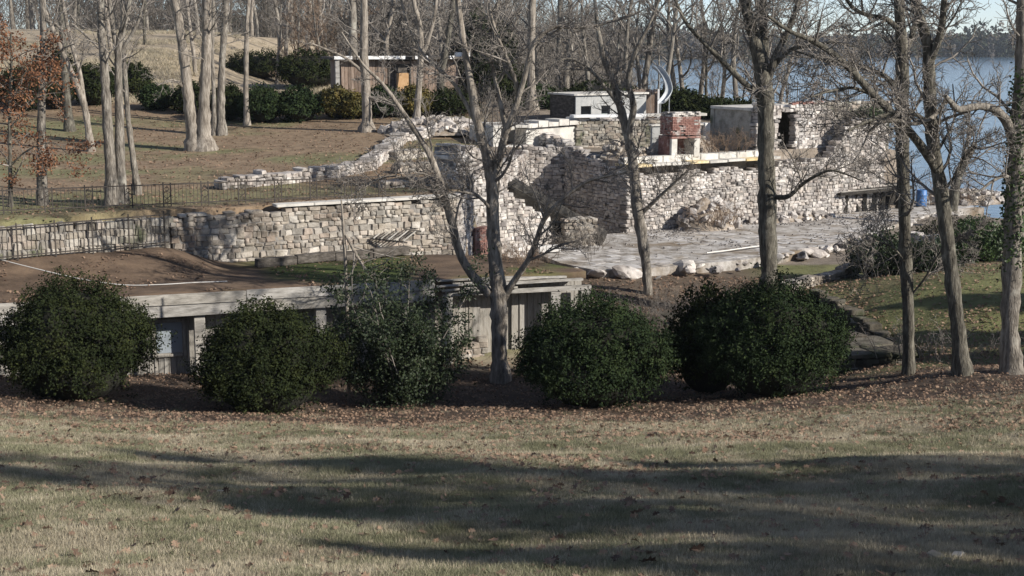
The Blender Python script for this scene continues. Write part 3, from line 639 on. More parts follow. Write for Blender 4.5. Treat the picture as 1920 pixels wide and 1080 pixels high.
for k in range(7):
    x0 = 990 + 19 * k; slab('coping_stone', 'concrete', x0, 73.0 + .42 * k, x0 + 18, 73.0 + .42 * (k + 1), 232 - 4 * (k % 2) - 1.5 * k, 240 - 1.5 * k, 1.2, cw)
pts = [P(x, 236, d) for x, d in ((880, 72.8), (990, 73.4))]
railing('iron_railing', 'short black iron railing on top of the ruined concrete chamber', pts[0], pts[1], 0.85, 0.13, 9, False)

# ------------------------------------------------------------------ the big ruin
RU = Vector((0.848, 0.530)); RO = Vector((5.6, 67.0)); RN = Vector((-RU.y, RU.x)); RRZ = math.atan2(RU.y, RU.x)
def Rp(s, t): v = RO + RU * s + RN * t; return (v.x, v.y)
def Rz(s, t, z): v = Rp(s, t); return Vector((v[0], v[1], z))
rubble('ruin_wall', 'long white limestone ruin wall behind the terrace, with a mound of rubble at its foot', 'wall', Rp(0, 0.3), Rp(9.6, 0.3), lambda t: TZ - .2, lambda t: -6.45 + .12 * math.sin(t * 22), 0.6, 'white_stone', (.08, .19), (.12, .40), ragged=.14)
rubble('ruin_wall', 'white limestone ruin wall rising to a ragged high corner beside the lake', 'wall', Rp(9.65, 0.3), Rp(17.2, 0.3), lambda t: TZ - .2, lambda t: -6.2 + 1.9 * float(sm(np.array((t - .42) * 4))), 0.6, 'white_stone', (.08, .19), (.12, .40), ragged=.16)
rubble('ruin_wall', 'shaded side wall of the limestone ruin running back from its front corner', 'wall', Rp(0.3, .62), Rp(0.3, 8.2), lambda t: TZ - .2, lambda t: -6.3 + 1.5 * t, 0.6, 'white_stone', (.08, .19), (.12, .40), ragged=.12)
rubble('ruin_wall', 'end wall of the limestone ruin beside the lake and the broken shelter', 'wall', Rp(16.9, 0.65), Rp(17.2, 7), lambda t: -11, lambda t: -4.4 - .6 * t, 0.6, 'white_stone', (.08, .19), (.12, .40), ragged=.2)
ld = empty('concrete_ledge', Rz(5, .1, -6.1), 'projecting pale concrete ledge along the top of the long limestone ruin wall', 'ledge')
for k in range(8):
    w = 1.18; bx('ledge_slab', 'concrete' if k % 3 else 'ochre', ld, Rz(.05 + w * (k + .5), .55, -6.06 + .02 * (k % 2)), (w - .03, 1.5, 0.12), RRZ, ry=rr.uniform(-.01, .01))
    bx('kerb_stone', 'concrete', ld, Rz(.05 + w * (k + .5), .75, -5.86), (w - .05, 0.5, 0.30), RRZ, ry=rr.uniform(-.03, .03))
fl = bx('ruin_floor', 'rubble_earth', None, Rz(8.4, 5.3, -6.3), (16.6, 9.0, 0.9), RRZ); fl['kind'] = 'structure'
# chimney
ch = empty('chimney', Rz(3.5, 1.6, -5.85), 'ruined square chimney with red brick top on two pale stone jambs', 'chimney')
CX0, CX1, CD = 1240, 1306, 69.2
zc0, zc1, zc2, zc3 = -5.85, zat(260, CD), zat(256, CD), zat(212, CD)
def frontof(px, d): v = P(px, 540, d); return v
A = Vector(xy(1254, CD)); Bq = Vector(xy(1306, CD + .6)); cu = (Bq - A).normalized(); cn = Vector((-cu.y, cu.x)); crz = math.atan2(cu.y, cu.x); W = (Bq - A).length; DP = 1.15
def Cp(s, t, z): v = A + cu * s + cn * t; return Vector((v.x, v.y, z))
bx('jamb', 'concrete', ch, Cp(.16, DP / 2, (zc0 + zc1) / 2), (.32, DP, zc1 - zc0), crz); bx('jamb', 'concrete', ch, Cp(W - .16, DP / 2, (zc0 + zc1) / 2), (.32, DP, zc1 - zc0), crz)
bx('fireback', 'brick', ch, Cp(W / 2, DP - .1, (zc0 + zc1) / 2), (W - .5, .15, zc1 - zc0), crz)
bx('side_wall', 'brick', ch, Cp(-.06, DP / 2 + .1, (zc0 + zc2) / 2), (.12, DP - .2, zc2 - zc0), crz)
bx('lintel', 'brick', ch, Cp(W / 2, DP / 2, (zc1 + zc2) / 2 - .01), (W + .1, DP + .06, .10), crz)
bx('stack_core', 'mortar', ch, Cp(W / 2, DP / 2, (zc2 + zc3) / 2 + .02), (W - .04, DP - .04, zc3 - zc2 - .02), crz)
r5 = random.Random(9); z = zc2 + .05; k = 0
while z < zc3:
    top = z > zc3 - .22
    for face, LL in (('f', W), ('l', DP)):
        s = -(k % 2) * .12
        while s < LL - .03:
            s0, s1 = max(0, s), min(LL, s + .24)
            if s1 - s0 > .05 and r5.random() > (.35 if top else .02):
                m_ = (s0 + s1) / 2; c = Cp(m_, 0, z + .04) if face == 'f' else Cp(0, m_, z + .04)
                me = STONES['white_stone'][k % 10] if (top or r5.random() < .04) else box_me('brick', .03)
                place('brick', me, ch, c, (s1 - s0 - .014, .11, .07) if face == 'f' else (.11, s1 - s0 - .014, .07), crz)
            s += .24
    z += .082; k += 1
# high wall with the doorway
zhi = zat(197, 73); s0_, s1_ = 8.95, 14.2
rubble('door_wall', 'high limestone ruin wall with a dark doorway and scraps of red brick on top', 'wall', Rp(s0_, 1.25), Rp(s1_, 1.25), lambda t: -6.1, lambda t: zhi - .5 * max(0, t - .85) * 6, 0.5, 'white_stone', (.12, .22), (.16, .42), ragged=.1,
       holes=((1.5, 2.55, -6.2, zhi - .38),))
dw = [o for o in C.objects if o.get('label', '').startswith('high limestone')][0]
for o in [o for o in dw.children if o.name.startswith('mortar_core')]: bpy.data.objects.remove(o)
for (q0, q1, z0, z1) in ((0.05, 1.4, -6.2, zhi - .15), (2.65, 5.2, -6.2, zhi - .4), (1.4, 2.65, zhi - .34, zhi - .15)):
    bx('mortar_core', 'mortar', dw, Rz(s0_ + (q0 + q1) / 2, 1.25, (z0 + z1) / 2), (q1 - q0, .36, z1 - z0), RRZ)
for k in range(9): place('brick', box_me('brick', .03), dw, Rz(s0_ + 2.4 + .25 * k, 1.1 + .05 * (k % 2), zhi + .02 + .03 * (k % 3)), (.24, .3, .10), RRZ + .1 * (k % 3 - 1))
rm = empty('roofed_cell', Rz(10.2, 3, -5.9), 'dark roofed stone cell behind the doorway of the high ruin wall', 'ruin')
bx('side_wall', 'grey_stone', rm, Rz(9.0, 3.0, -4.9), (.3, 3.0, 2.4), RRZ); bx('side_wall', 'grey_stone', rm, Rz(13.3, 3.0, -4.9), (.3, 3.0, 2.4), RRZ)
bx('rear_wall', 'grey_stone', rm, Rz(11.1, 4.5, -4.9), (4.6, .3, 2.4), RRZ); bx('roof_slab', 'concrete', rm, Rz(11.1, 3.1, zhi - .22), (4.7, 3.2, .14), RRZ)
# inner walls
rubble('inner_wall', 'dark rear wall of the ruin under a long white coping behind the chimney', 'wall', Rp(2.6, 8.2), Rp(9.2, 6.4), lambda t: -5.95, lambda t: -4.35, 0.5, 'grey_stone', (.12, .22), (.18, .45), ragged=.04)
cpz = empty('white_coping', Rz(6, 7.3, -4.25), 'long thin white coping beam over the dark rear wall of the ruin', 'coping')
bar('coping_beam', 'white_paint', cpz, Rz(2.2, 8.1, -4.12), Rz(6.2, 7.0, -4.12), .7, .14); bar('coping_beam', 'concrete', cpz, Rz(6.25, 7.0, -4.13), Rz(9.6, 6.1, -4.13), .7, .14)
iw = empty('low_inner_wall', Rz(7, 4.4, -5.85), 'low grey inner wall with a pale end post beside the rubble mound of the ruin', 'wall')
bar('wall_panel', 'shed_grey', iw, Rz(4.9, 4.7, -5.2), Rz(7.6, 4.0, -5.2), .25, 1.3); bar('coping_slab', 'concrete', iw, Rz(4.8, 4.7, -4.5), Rz(7.8, 3.95, -4.5), .4, .09)
bx('end_post', 'pale_plaster', iw, Rz(7.85, 3.9, -5.15), (.35, .4, 1.45), RRZ)

def mound(name, label, cat, c, rx_, ry_, h, mk, nstone, seed, rz=0.0, smk='white_stone', ssz=(.12, .35), soil=True):
    r = random.Random(seed); root = empty(name, c, label, cat); n = 22; V = []; F = []
    for i in range(n + 1):
        for j in range(n + 1):
            x = -1 + 2 * i / n; y = -1 + 2 * j / n; q = max(0, 1 - (x * x + y * y)); z = h * q ** .8 * (1 + .25 * math.sin(5 * x + seed) * math.cos(4 * y)) - .08
            X = x * rx_ * math.cos(rz) - y * ry_ * math.sin(rz); Y = x * rx_ * math.sin(rz) + y * ry_ * math.cos(rz)
            V.append((c[0] + X, c[1] + Y, c[2] + z))
    for i in range(n):
        for j in range(n): F.append((i * (n + 1) + j, (i + 1) * (n + 1) + j, (i + 1) * (n + 1) + j + 1, i * (n + 1) + j + 1))
    if soil: link('soil_heap', np_mesh('soil_heap', V, F, True), MT[mk], root)
    for k in range(nstone):
        a = r.uniform(0, 6.28); q = math.sqrt(r.random()); x = q * math.cos(a); y = q * math.sin(a); z = h * max(0, 1 - q * q) ** .8
        X = x * rx_ * math.cos(rz) - y * ry_ * math.sin(rz); Y = x * rx_ * math.sin(rz) + y * ry_ * math.cos(rz); sz = r.uniform(*ssz)
        place('stone', STONES[smk][r.randrange(10)], root, (c[0] + X, c[1] + Y, c[2] + z - .02), (sz * r.uniform(1, 1.6), sz, sz * r.uniform(.5, .9)), r.uniform(0, 6), r.uniform(-.5, .5), r.uniform(-.5, .5))
    return root
mound('rubble_pile', 'brown mound of rubble and dead brush against the long limestone ruin wall', 'rubble', tuple(Rz(4.3, -.9, TZ)), 1.9, 1.0, 1.35, 'rubble_earth', 110, 3, RRZ)
mound('rubble_pile', 'earthy rubble slope inside the ruin between the chimney and the low inner wall', 'rubble', tuple(Rz(5.5, 3.0, -5.86)), 2.0, 1.4, 1.15, 'rubble_earth', 70, 4, RRZ, 'beige_stone', (.1, .25))
mound('rubble_pile', 'low scatter of broken white stone along the ruin wall by the broken shelter', 'rubble', tuple(Rz(9.8, -.7, TZ)), 3.0, .7, .35, 'rubble_earth', 90, 6, RRZ)
mound('rubble_pile', 'brown rubble and bricks lying inside the ruin left of the chimney', 'rubble', tuple(Rz(1.6, 2.6, -5.86)), 1.3, 1.2, .8, 'rubble_earth', 60, 7, RRZ, 'beige_stone', (.1, .3))
pq = G(820, 246)
mound('rubble_pile', 'wide heap of tumbled white stone where the low dry-stone wall ends uphill', 'rubble', (pq.x, pq.y, pq.z), 3.1, 2.4, .7, 'rubble_earth', 210, 8, .3, 'white_stone', (.16, .42))
pq = PZ(1810, 378, TZ)
mound('rubble_pile', 'bank of pale loose stones beyond the blue barrel near the lake', 'rubble', (pq.x, pq.y, TZ), 3.2, 1.2, .6, 'rubble_earth', 120, 9, .3, 'white_stone', (.15, .4))

# ------------------------------------------------------------------ terrace paving and its edge
edge = [(1052, 492), (1120, 506), (1210, 502), (1300, 494), (1390, 486), (1470, 474), (1560, 456), (1640, 432), (1720, 408), (1770, 392)]
ep = [PZ(x, y, TZ) for x, y in edge]
back = [Rz(17.2, 0, TZ), Rz(9, 0, TZ), Rz(0, 0, TZ), Vector((2.2, 65.5, TZ)), Vector((1.0, 60.6, TZ))]
poly = ep + [Vector((26.0, 77.0, TZ)), Vector((23.5, 80.0, TZ))] + back
bm = bmesh.new(); vs_ = [bm.verts.new((v.x, v.y, TZ - .03)) for v in poly]; f = bm.faces.new(vs_)
ex = bmesh.ops.extrude_face_region(bm, geom=[f]); bmesh.ops.translate(bm, vec=(0, 0, -.9), verts=[g for g in ex['geom'] if isinstance(g, bmesh.types.BMVert)])
bmesh.ops.recalc_face_normals(bm, faces=bm.faces[:]); me = bpy.data.meshes.new('stone_terrace'); bm.to_mesh(me); bm.free()
ter = link('terrace', me, MT['gravel']); ter['kind'] = 'structure'
pxp = np.array([v.x for v in poly]); pyp = np.array([v.y for v in poly]); PL = list(zip(pxp, pyp)); r6 = random.Random(21)
flag = []
for i in range(60):
    for j in range(44):
        s = -7 + i * .82 + (j % 2) * .35; t = -16 + j * .62; v = RO + RU * s + RN * t
        w = .80 * r6.uniform(.8, 1.0); h_ = .60 * r6.uniform(.85, .98)
        ins = inpoly(np.array([v.x, v.x + .25, v.x - .25, v.x, v.x]), np.array([v.y, v.y, v.y, v.y + .25, v.y - .25]), PL).all()
        wear = float(vnoise(np.array(v.x), np.array(v.y), 4, 12))
        dist = (v - Vector((5.6, 58.0))).length
        if ins and wear < .55: flag.append((v.y, v, w, h_))
flag.sort(key=lambda q: q[0])
for (_, v, w, h_) in flag[:300]:
    place('flagstone', box_me('paving', .06), ter, (v.x + r6.uniform(-.1, .1), v.y + r6.uniform(-.1, .1), TZ - .066 + r6.uniform(-.012, .012)), (w * r6.uniform(.7, 1.2), h_ * r6.uniform(.7, 1.15), .09), RRZ + r6.uniform(-.25, .25))
for p, q in zip(ep[:-1], ep[1:]):
    L = (q - p).length; s = 0
    while s < L:
        w = r6.choice((.25, .3, .4, .5, .75, 1.1)) * r6.uniform(.8, 1.2); c = p + (q - p) * min(1, (s + w / 2) / L); hh = w * r6.uniform(.3, .6); jy = r6.gauss(-.05, .4)
        if r6.random() < .82:
            o = place('edge_boulder', BOULD[r6.randrange(8)], None, (c.x + r6.uniform(-.15, .15), c.y + jy - .15, TZ - .15 - .22 * max(0, -jy)), (w * r6.uniform(1, 1.5), w * r6.uniform(.6, 1), hh), r6.uniform(0, 6.28), r6.uniform(-.4, .4), r6.uniform(-.4, .4))
            tag(o, 'pale rough boulder edging the paved terrace above the bank', 'boulder', 'boulders edging the terrace')
        s += w * r6.uniform(.7, 1.3)
for k, (x, y) in enumerate(((1290, 500), (1340, 500), (1545, 462), (1575, 456), (1500, 472), (1600, 448))):
    c = PZ(x, y, TZ - .1); o = place('white_block', BOULD[k], None, (c.x, c.y - .5, TZ - .18), (.5 + .13 * k, .6, .45), .4 * k, .1, .1); tag(o, 'big squared white boulder tumbled just below the terrace edge', 'boulder', 'big tumbled boulders below the terrace')
# white strip of pipe on the terrace
pts = catmull([PZ(x, y, TZ + .08) for x, y in ((1325, 474), (1360, 470), (1395, 465), (1425, 461), (1445, 459))], 5)
tag(link('white_pipe', tubes('white_pipe', [(pts, [.03] * len(pts))], 6), MT['cable']), 'thin white pipe lying along the paved terrace', 'pipe')

# broken shelter, barrel
sh = empty('broken_shelter', PZ(1635, 396, TZ), 'collapsed dark timber shelter with a sagging grey roof by the end of the ruin', 'shelter')
a = PZ(1585, 398, TZ); b = PZ(1690, 390, TZ)
for f_, hh in ((0, 1.0), (.33, 1.15), (.66, 1.2), (1, 1.05)):
    c = a + (b - a) * f_; bx('post', 'shade_timber', sh, (c.x, c.y, TZ + hh / 2), (.2, .2, hh)); bx('post', 'shade_timber', sh, (c.x + .2, c.y + 1.5, TZ + hh / 2), (.2, .2, hh + .1))
for k in range(8):
    c0 = a + Vector((-.5 + .1 * (k % 3), -.5 + .32 * k, 1.02 + .05 * k)); c1 = b + Vector((.4 - .15 * (k % 2), -.5 + .32 * k, 1.18 - .04 * k * (k % 2)))
    bar('roof_board', 'grey_wood' if k in (1, 4) else 'shade_timber', sh, c0, c1, .36, .13)
for k in range(9):
    c0 = a + (b - a) * (.04 + .11 * k); bar('side_board', 'shade_timber', sh, c0 + Vector((rr.uniform(-.1, .1), -.1 + .3 * (k % 2), .0)), c0 + Vector((rr.uniform(-.3, .3), .1, 1.0 - .3 * (k % 3 == 0))), .26, .05)
bar('back_board', 'shade_timber', sh, a + Vector((0, 1.6, .55)), b + Vector((.3, 1.6, .55)), .06, 1.1)
def lathe(name, prof, mk, root, c, n=20):
    th = np.arange(n) * 2 * math.pi / n; V = [(c[0] + r * math.cos(a), c[1] + r * math.sin(a), c[2] + z) for r, z in prof for a in th]
    F = [(k * n + i, k * n + (i + 1) % n, (k + 1) * n + (i + 1) % n, (k + 1) * n + i) for k in range(len(prof) - 1) for i in range(n)]
    return link(name, np_mesh(name, V, F, True), MT[mk], root)
c = PZ(1727, 386, TZ); br = empty('blue_barrel', c, 'blue plastic drum standing on the terrace near the lake', 'barrel')
lathe('drum', [(0, 0), (.27, 0), (.29, .04), (.285, .28), (.30, .30), (.30, .33), (.285, .35), (.285, .58), (.30, .60), (.30, .63), (.285, .65), (.28, .86), (.26, .90), (.24, .90), (.24, .87), (0, .87)], 'barrel', br, c)
lathe('bung', [(0, .02), (.035, .02), (.035, 0)], 'barrel', br, c + Vector((.1, -.05, .87)), 8); lathe('bung', [(0, .02), (.035, .02), (.035, 0)], 'barrel', br, c + Vector((-.1, .05, .87)), 8)

# ------------------------------------------------------------------ bank on the right: stair, kerb wall, rear wall
cw_pix = KERB
bw = empty('bank_wall', P(1620, 600, 47), 'curving stone kerb wall, shade painted into its dark stone, edging the grassy bank above the stone steps', 'wall')
for p, q in zip(cw_pix[:-1], cw_pix[1:]):
    A, Bq = P(*p), P(*q)
    rubble('bank_wall', None, None, (A.x, A.y), (Bq.x, Bq.y), lambda t: -10.7, lambda t: A.z + (Bq.z - A.z) * t + .02, .5, 'shaded_mossy_stone', (.12, .22), (.2, .5), ragged=.04, parent=bw, parts=70)  # shade of the wall face is in the stone colour
stp = empty('stone_steps', P(1640, 700, 42.5), 'mossy grey stone steps with shade painted into the stone, climbing beside the dark curving kerb wall', 'steps')
sA, sB = P(1556, 655, 42.6), P(1697, 655, 43.2); su = (sB - sA); su.z = 0; WS = su.length; su.normalize(); sn = Vector((-su.y, su.x, 0)); srz = math.atan2(su.y, su.x)
for k, (dt, z, sh_) in enumerate(((0, -9.80, 0), (1.05, -9.75, -.55), (2.1, -9.70, -1.15), (3.1, -9.64, -1.75), (4.1, -9.56, -2.4), (5.1, -9.46, -3.0))):
    m_ = 0; q = sh_ - .35
    while q < sh_ + WS:
        w = r6.uniform(.45, 1.1); c = sA + su * (q + w / 2) + sn * (dt + .5)
        place('tread_slab', STONES['shaded_mossy_stone'][r6.randrange(10)], stp, (c.x, c.y, z + r6.uniform(-.02, .02)), (w, 1.15, .14), srz + r6.uniform(-.05, .05), r6.uniform(-.03, .03), r6.uniform(-.03, .03)); q += w
    c0 = sA + su * (sh_ - .4) + sn * (dt + .15); c1 = sA + su * (sh_ + WS + .1) + sn * (dt + .15)
    rubble('steps', None, None, (c0.x, c0.y), (c1.x, c1.y), lambda t: -10.8, lambda t: z - .05, .3, 'shaded_mossy_stone', (.1, .2), (.2, .5), ragged=.02, parent=stp, parts=40)  # treads and risers coloured dark for the shade of the bank
rubble('bank_terrace_wall', 'low pale stone wall on the grassy bank under the terrace boulders', 'wall', *pw(1440, 52.6, 1600, 56.5), lambda t: -10.2, lambda t: -9.35 + .25 * t, .5, 'beige_stone', (.1, .2), (.15, .4), ragged=.08)
rubble('garden_wall', 'grey stone garden wall under the ivy on the bank near the lake', 'wall', *pw(1700, 60.5, 1885, 57.5), lambda t: -10, lambda t: zat(432 + 40 * t, 60.5 - 3 * t), .5, 'white_stone', (.1, .2), (.15, .4), ragged=.08)

# ------------------------------------------------------------------ hut, shed, slide, fences at the back
hd = 87.0; h0 = Vector(xy(648, hd)); h1 = Vector(xy(858, hd + 2)); hu = (h1 - h0).normalized(); hn = Vector((-hu.y, hu.x)); hrz = math.atan2(hu.y, hu.x); HL = (h1 - h0).length
hzb, hzt = -4.5, zat(112, hd + .8)
def Hp(s, t, z): v = h0 + hu * s + hn * t; return Vector((v.x, v.y, z))
hut = empty('wooden_hut', Hp(HL / 2, 2, hzb), 'brown boarded hut with a white roof edge behind the clipped shrubs', 'hut')
s = 0; ds0, ds1 = 2.95, 4.35
while s < HL:
    w = r6.uniform(.17, .26); c = s + w / 2
    if not (ds0 < c < ds1): bx('wall_board', 'brown_wood', hut, Hp(c, r6.uniform(-.015, .015), (hzb + hzt) / 2), (w - .02, .05, hzt - hzb), hrz)
    s += w
bx('wall_frame', 'dark_timber', hut, Hp(HL / 2, .1, (hzb + hzt) / 2), (HL - .1, .08, hzt - hzb), hrz)
for q in (0.0, HL): bx('side_wall', 'brown_wood', hut, Hp(q, 2.0, (hzb + hzt) / 2), (.1, 3.8, hzt - hzb), hrz)
bx('door', 'door_wood', hut, Hp(3.85, .02, hzb + 1.1 + .45), (.82, .06, 1.55), hrz); bx('door_frame', 'brown_wood', hut, Hp(3.65, -.02, hzt - .18), (1.7, .1, .16), hrz)
for q in (2.98, 3.38, 4.32): bx('door_post', 'dark_timber', hut, Hp(q, -.02, (hzb + hzt) / 2), (.1, .1, hzt - hzb), hrz)
bx('roof', 'dark_timber', hut, Hp(HL / 2 - .1, 1.7, hzt + .10), (HL + 1.1, 4.6, .16), hrz)
for q0, q1 in ((-.5, .6), (.9, 3.9), (4.5, 5.3), (6.7, 7.0)): bx('roof_flashing', 'white_paint', hut, Hp((q0 + q1) / 2, -.62, hzt + .14), (q1 - q0, .06, .2), hrz)
bx('porch_post', 'grey_wood', hut, Hp(-.3, -.4, (hzb + hzt) / 2), (.25, .25, hzt - hzb), hrz)
bx('vent_box', 'white_paint', hut, Hp(7.45, .2, hzt + .3), (.4, .4, .28), hrz); bx('vent_box', 'white_paint', hut, Hp(8.0, .2, hzt + .3), (.3, .4, .28), hrz)
# grey shed
s0v, s1v = Vector(xy(1076, 80.0)), Vector(xy(1205, 82.5)); du_ = (s1v - s0v).normalized(); dn_ = Vector((-du_.y, du_.x)); drz = math.atan2(du_.y, du_.x); SL = (s1v - s0v).length
szb, szt = -5.5, zat(178, 81)
def Sp(s, t, z): v = s0v + du_ * s + dn_ * t; return Vector((v.x, v.y, z))
shd = empty('grey_shed', Sp(SL / 2, 1, szb), 'small flat-roofed grey shed with pale green panels above the side of the ruin', 'shed')
for q0, q1 in ((0, .35), (1.05, 1.75), (2.35, SL)): bx('wall_panel', 'shed_grey', shd, Sp((q0 + q1) / 2, 0, (szb + szt) / 2), (q1 - q0, .1, szt - szb), drz)
for q0, q1 in ((.35, 1.05), (1.75, 2.35)):
    bx('wall_panel', 'shed_grey', shd, Sp((q0 + q1) / 2, 0, szt - .3), (q1 - q0 - .01, .098, .6), drz); bx('green_panel', 'green_panel', shd, Sp((q0 + q1) / 2 - .08, .03, szb + .85), (q1 - q0 - .15, .05, .7), drz)
bx('rear_wall', 'shed_grey', shd, Sp(SL / 2, 2.6, (szb + szt) / 2), (SL, .1, szt - szb), drz); bx('side_wall', 'dark_timber', shd, Sp(0.0, 1.35, (szb + szt) / 2), (.1, 2.5, szt - szb), drz)
bx('roof', 'concrete', shd, Sp(SL / 2, 1.3, szt + .05), (SL + .3, 3.0, .1), drz)
rubble('shed_wall', 'low ragged white stone wall in front of the small grey shed', 'wall', *pw(1050, 78, 1235, 80), lambda t: -5.9, lambda t: zat(222, 79), .5, 'white_stone', (.1, .2), (.15, .4), ragged=.14)
# board fence beside the shed
bf = empty('board_fence', P(1210, 215, 83), 'old brown board fence panel between the grey shed and the slide', 'fence')
for k in range(12): A = P(1182 + 4.4 * k, 200, 83); bx('fence_board', 'brown_wood', bf, (A.x, A.y, zat(190, 83) - .3), (.125, .03, 1.95 + .05 * (k % 3)))
bx('post', 'white_paint', bf, P(1234, 196, 83) + Vector((0, -.05, -.1)), (.1, .1, 2.0)); A = P(1208, 173, 82.93); bx('rail', 'brown_wood', bf, A, (1.8, .05, .1))
# playground slide
sl_ = empty('slide', P(1245, 205, 82), 'curved shiny metal playground slide standing behind the chimney', 'slide')
mid = catmull([P(1228, 128, 84), P(1238, 135, 83.4), P(1249, 152, 82.7), P(1254, 172, 82.1), P(1248, 186, 81.7), P(1240, 194, 81.5)], 6)
V = []; F = []
for i, p in enumerate(mid):
    for k, (dx, dz) in enumerate(((-.19, .12), (-.17, .0), (.17, .0), (.19, .12))): V.append((p[0] + dx, p[1], p[2] + dz)); 
for i in range(len(mid) - 1):
    for k in range(3): F.append((4 * i + k, 4 * i + k + 1, 4 * i + k + 5, 4 * i + k + 4))
link('chute', np_mesh('chute', V, F, True), MT['steel'], sl_)
for q in (-.19, .19): link('side_rail', tubes('side_rail', [(np.array(mid) + np.array([q, 0, .17]), [.035] * len(mid))], 6), MT['steel'], sl_)
for x, y in ((1229, 130), (1247, 182)):
    for q in (-.25, .25): p = P(x, y, 83.6 if y < 150 else 81.9); bar('leg', 'steel', sl_, (p.x + q, p.y, p.z), (p.x + q, p.y, -5.6), .05)
# railing at the lake side
fa = Vector((*xy(1436, 85), 0)); fb = Vector((*xy(1640, 88), 0)); fa.z = zat(192, 85) - .1; fb.z = fa.z
railing('iron_railing', 'tall thin black railing above the ruin in front of the lake', fa, fb, 1.25, .16, 11, False)
fa = Vector((*xy(1290, 88), 0)); fb = Vector((*xy(1430, 86), 0)); fa.z = fb.z = -5.1
hdg = None
# foundation wall under the lake railing so that it stands on something
rubble('rear_wall', 'rear stone wall of the ruin carrying the tall thin railing', 'wall', *pw(1425, 85, 1650, 88.2), lambda t: -7.5, lambda t: zat(192, 86), .5, 'grey_stone', (.15, .3), (.25, .6), ragged=.0)

# leaves and moss lying on the earth roof are scattered with the other litter further down

# ------------------------------------------------------------------ trees
def unit(v): return v / (np.linalg.norm(v) + 1e-9)
def bpath(p, d, L, n, wig, up, rng):
    pts = [p]; step = L / n; d = unit(d); bend = rng.standard_normal(3) * wig * 0.5
    for i in range(n):
        d = unit(d + rng.standard_normal(3) * wig + bend * 0.4 + np.array([0, 0, up])); pts.append(pts[-1] + d * step)
    return np.array(pts)
def grow(out, pts, rad, depth, nch, Lr, rng, t0=0.25, up=0.06, wig=0.20, rmin=0.005, spread=(0.6, 1.25), shrink=0.55, counts=(7, 5, 4)):
    n = len(pts)
    for k in range(nch):
        t = t0 + (1 - t0) * (k + rng.random()) / nch; f = t * (n - 1); i = min(n - 2, int(f)); w = f - i
        p = pts[i] * (1 - w) + pts[i + 1] * w; tg = unit(pts[i + 1] - pts[i]); r = rad[i] * (1 - w) + rad[i + 1] * w
        ax = rng.standard_normal(3); ax -= tg * ax.dot(tg); ax = unit(ax); a = rng.uniform(*spread)
        d = tg * math.cos(a) + ax * math.sin(a); L = Lr * rng.uniform(.55, 1.15) * (1.1 - .5 * t)
        r0 = max(rmin, min(r * .62, L * .022)); m = 5 if depth > 0 else 4
        pl = bpath(p, d, L, m, wig, up, rng); rr_ = np.linspace(r0, max(rmin * .6, r0 * .3), m + 1)
        out.append((pl, rr_))
        if depth > 0: grow(out, pl, rr_, depth - 1, max(2, int(counts[-depth] * rng.uniform(.7, 1.3))), L * shrink, rng, .2, up, wig, rmin, spread, shrink, counts)
def pixline(line, d, dd=0.0, n=5):
    m = len(line); pts = np.array([P(x, y, d + dd * i / max(1, m - 1))[:] for i, (x, y, w) in enumerate(line)])
    rad = np.array([w * .5 * d / FPX for _, _, w in line]); L = catmull(np.hstack([pts, rad[:, None]]), n)
    return L[:, :3], np.maximum(L[:, 3], .006)
def tree(name, label, lines, base=None, d=None, bark='bark', limbs=(), seed=1, depth=2, nch=9, Lr=2.6, t0=.35, group=None, twig='twig', up=.06, counts=(8, 9, 8), flare=True, cat='tree', limb_n=11, limb_L=1.8, wig=.2, rmin=.009):
    """lines: stems as (px, py, width px); limbs: ([(px, py, w)...], depth change)"""
    rng = np.random.default_rng(seed)
    if d is None:
        g = G(*base); d = g.y
    root = None; out = []; stems = []
    for k, l in enumerate(lines):
        dd = 0.0
        if isinstance(l, tuple): l, dd = l
        pts, rad = pixline(l, d, dd)
        if k == 0 or l[0][1] > lines_y(lines) - 12:
            z0 = hz(pts[0][0], pts[0][1]); e = pts[0].copy(); e[2] = min(z0, e[2]) - .25
            if flare:
                kk = min(4, len(rad)); rad[:kk] *= np.linspace(1.35, 1.0, kk)
            pts = np.vstack([e, pts]); rad = np.concatenate([[rad[0] * 1.15], rad])
        # bark knots
        rad = rad * (1 + .05 * rng.standard_normal(len(rad)))
        stems.append((pts, rad))
    b = stems[0][0][0]; root = empty(name, (b[0], b[1], b[2] + .25), label, cat, group)
    for pts, rad in stems:
        link('trunk', tubes('trunk', [(pts, rad)], 14, True, .07), MT[bark], root)
        grow(out, pts, rad, depth, nch, Lr, rng, t0, up, wig, rmin, counts=counts)
    for l, dd in limbs:
        pts, rad = pixline(l, d, dd); link('limb', tubes('limb', [(pts, rad)], 8, True, .04), MT[bark], root)
        grow(out, pts, rad, depth, limb_n, limb_L, rng, .2, up, wig, rmin, counts=counts)
    if out: tag(link('crown', tubes('crown', out), MT[twig], root), kind='stuff')
    return root, out
def lines_y(lines):
    l = lines[0]; l = l[0] if isinstance(l, tuple) else l
    return l[0][1]

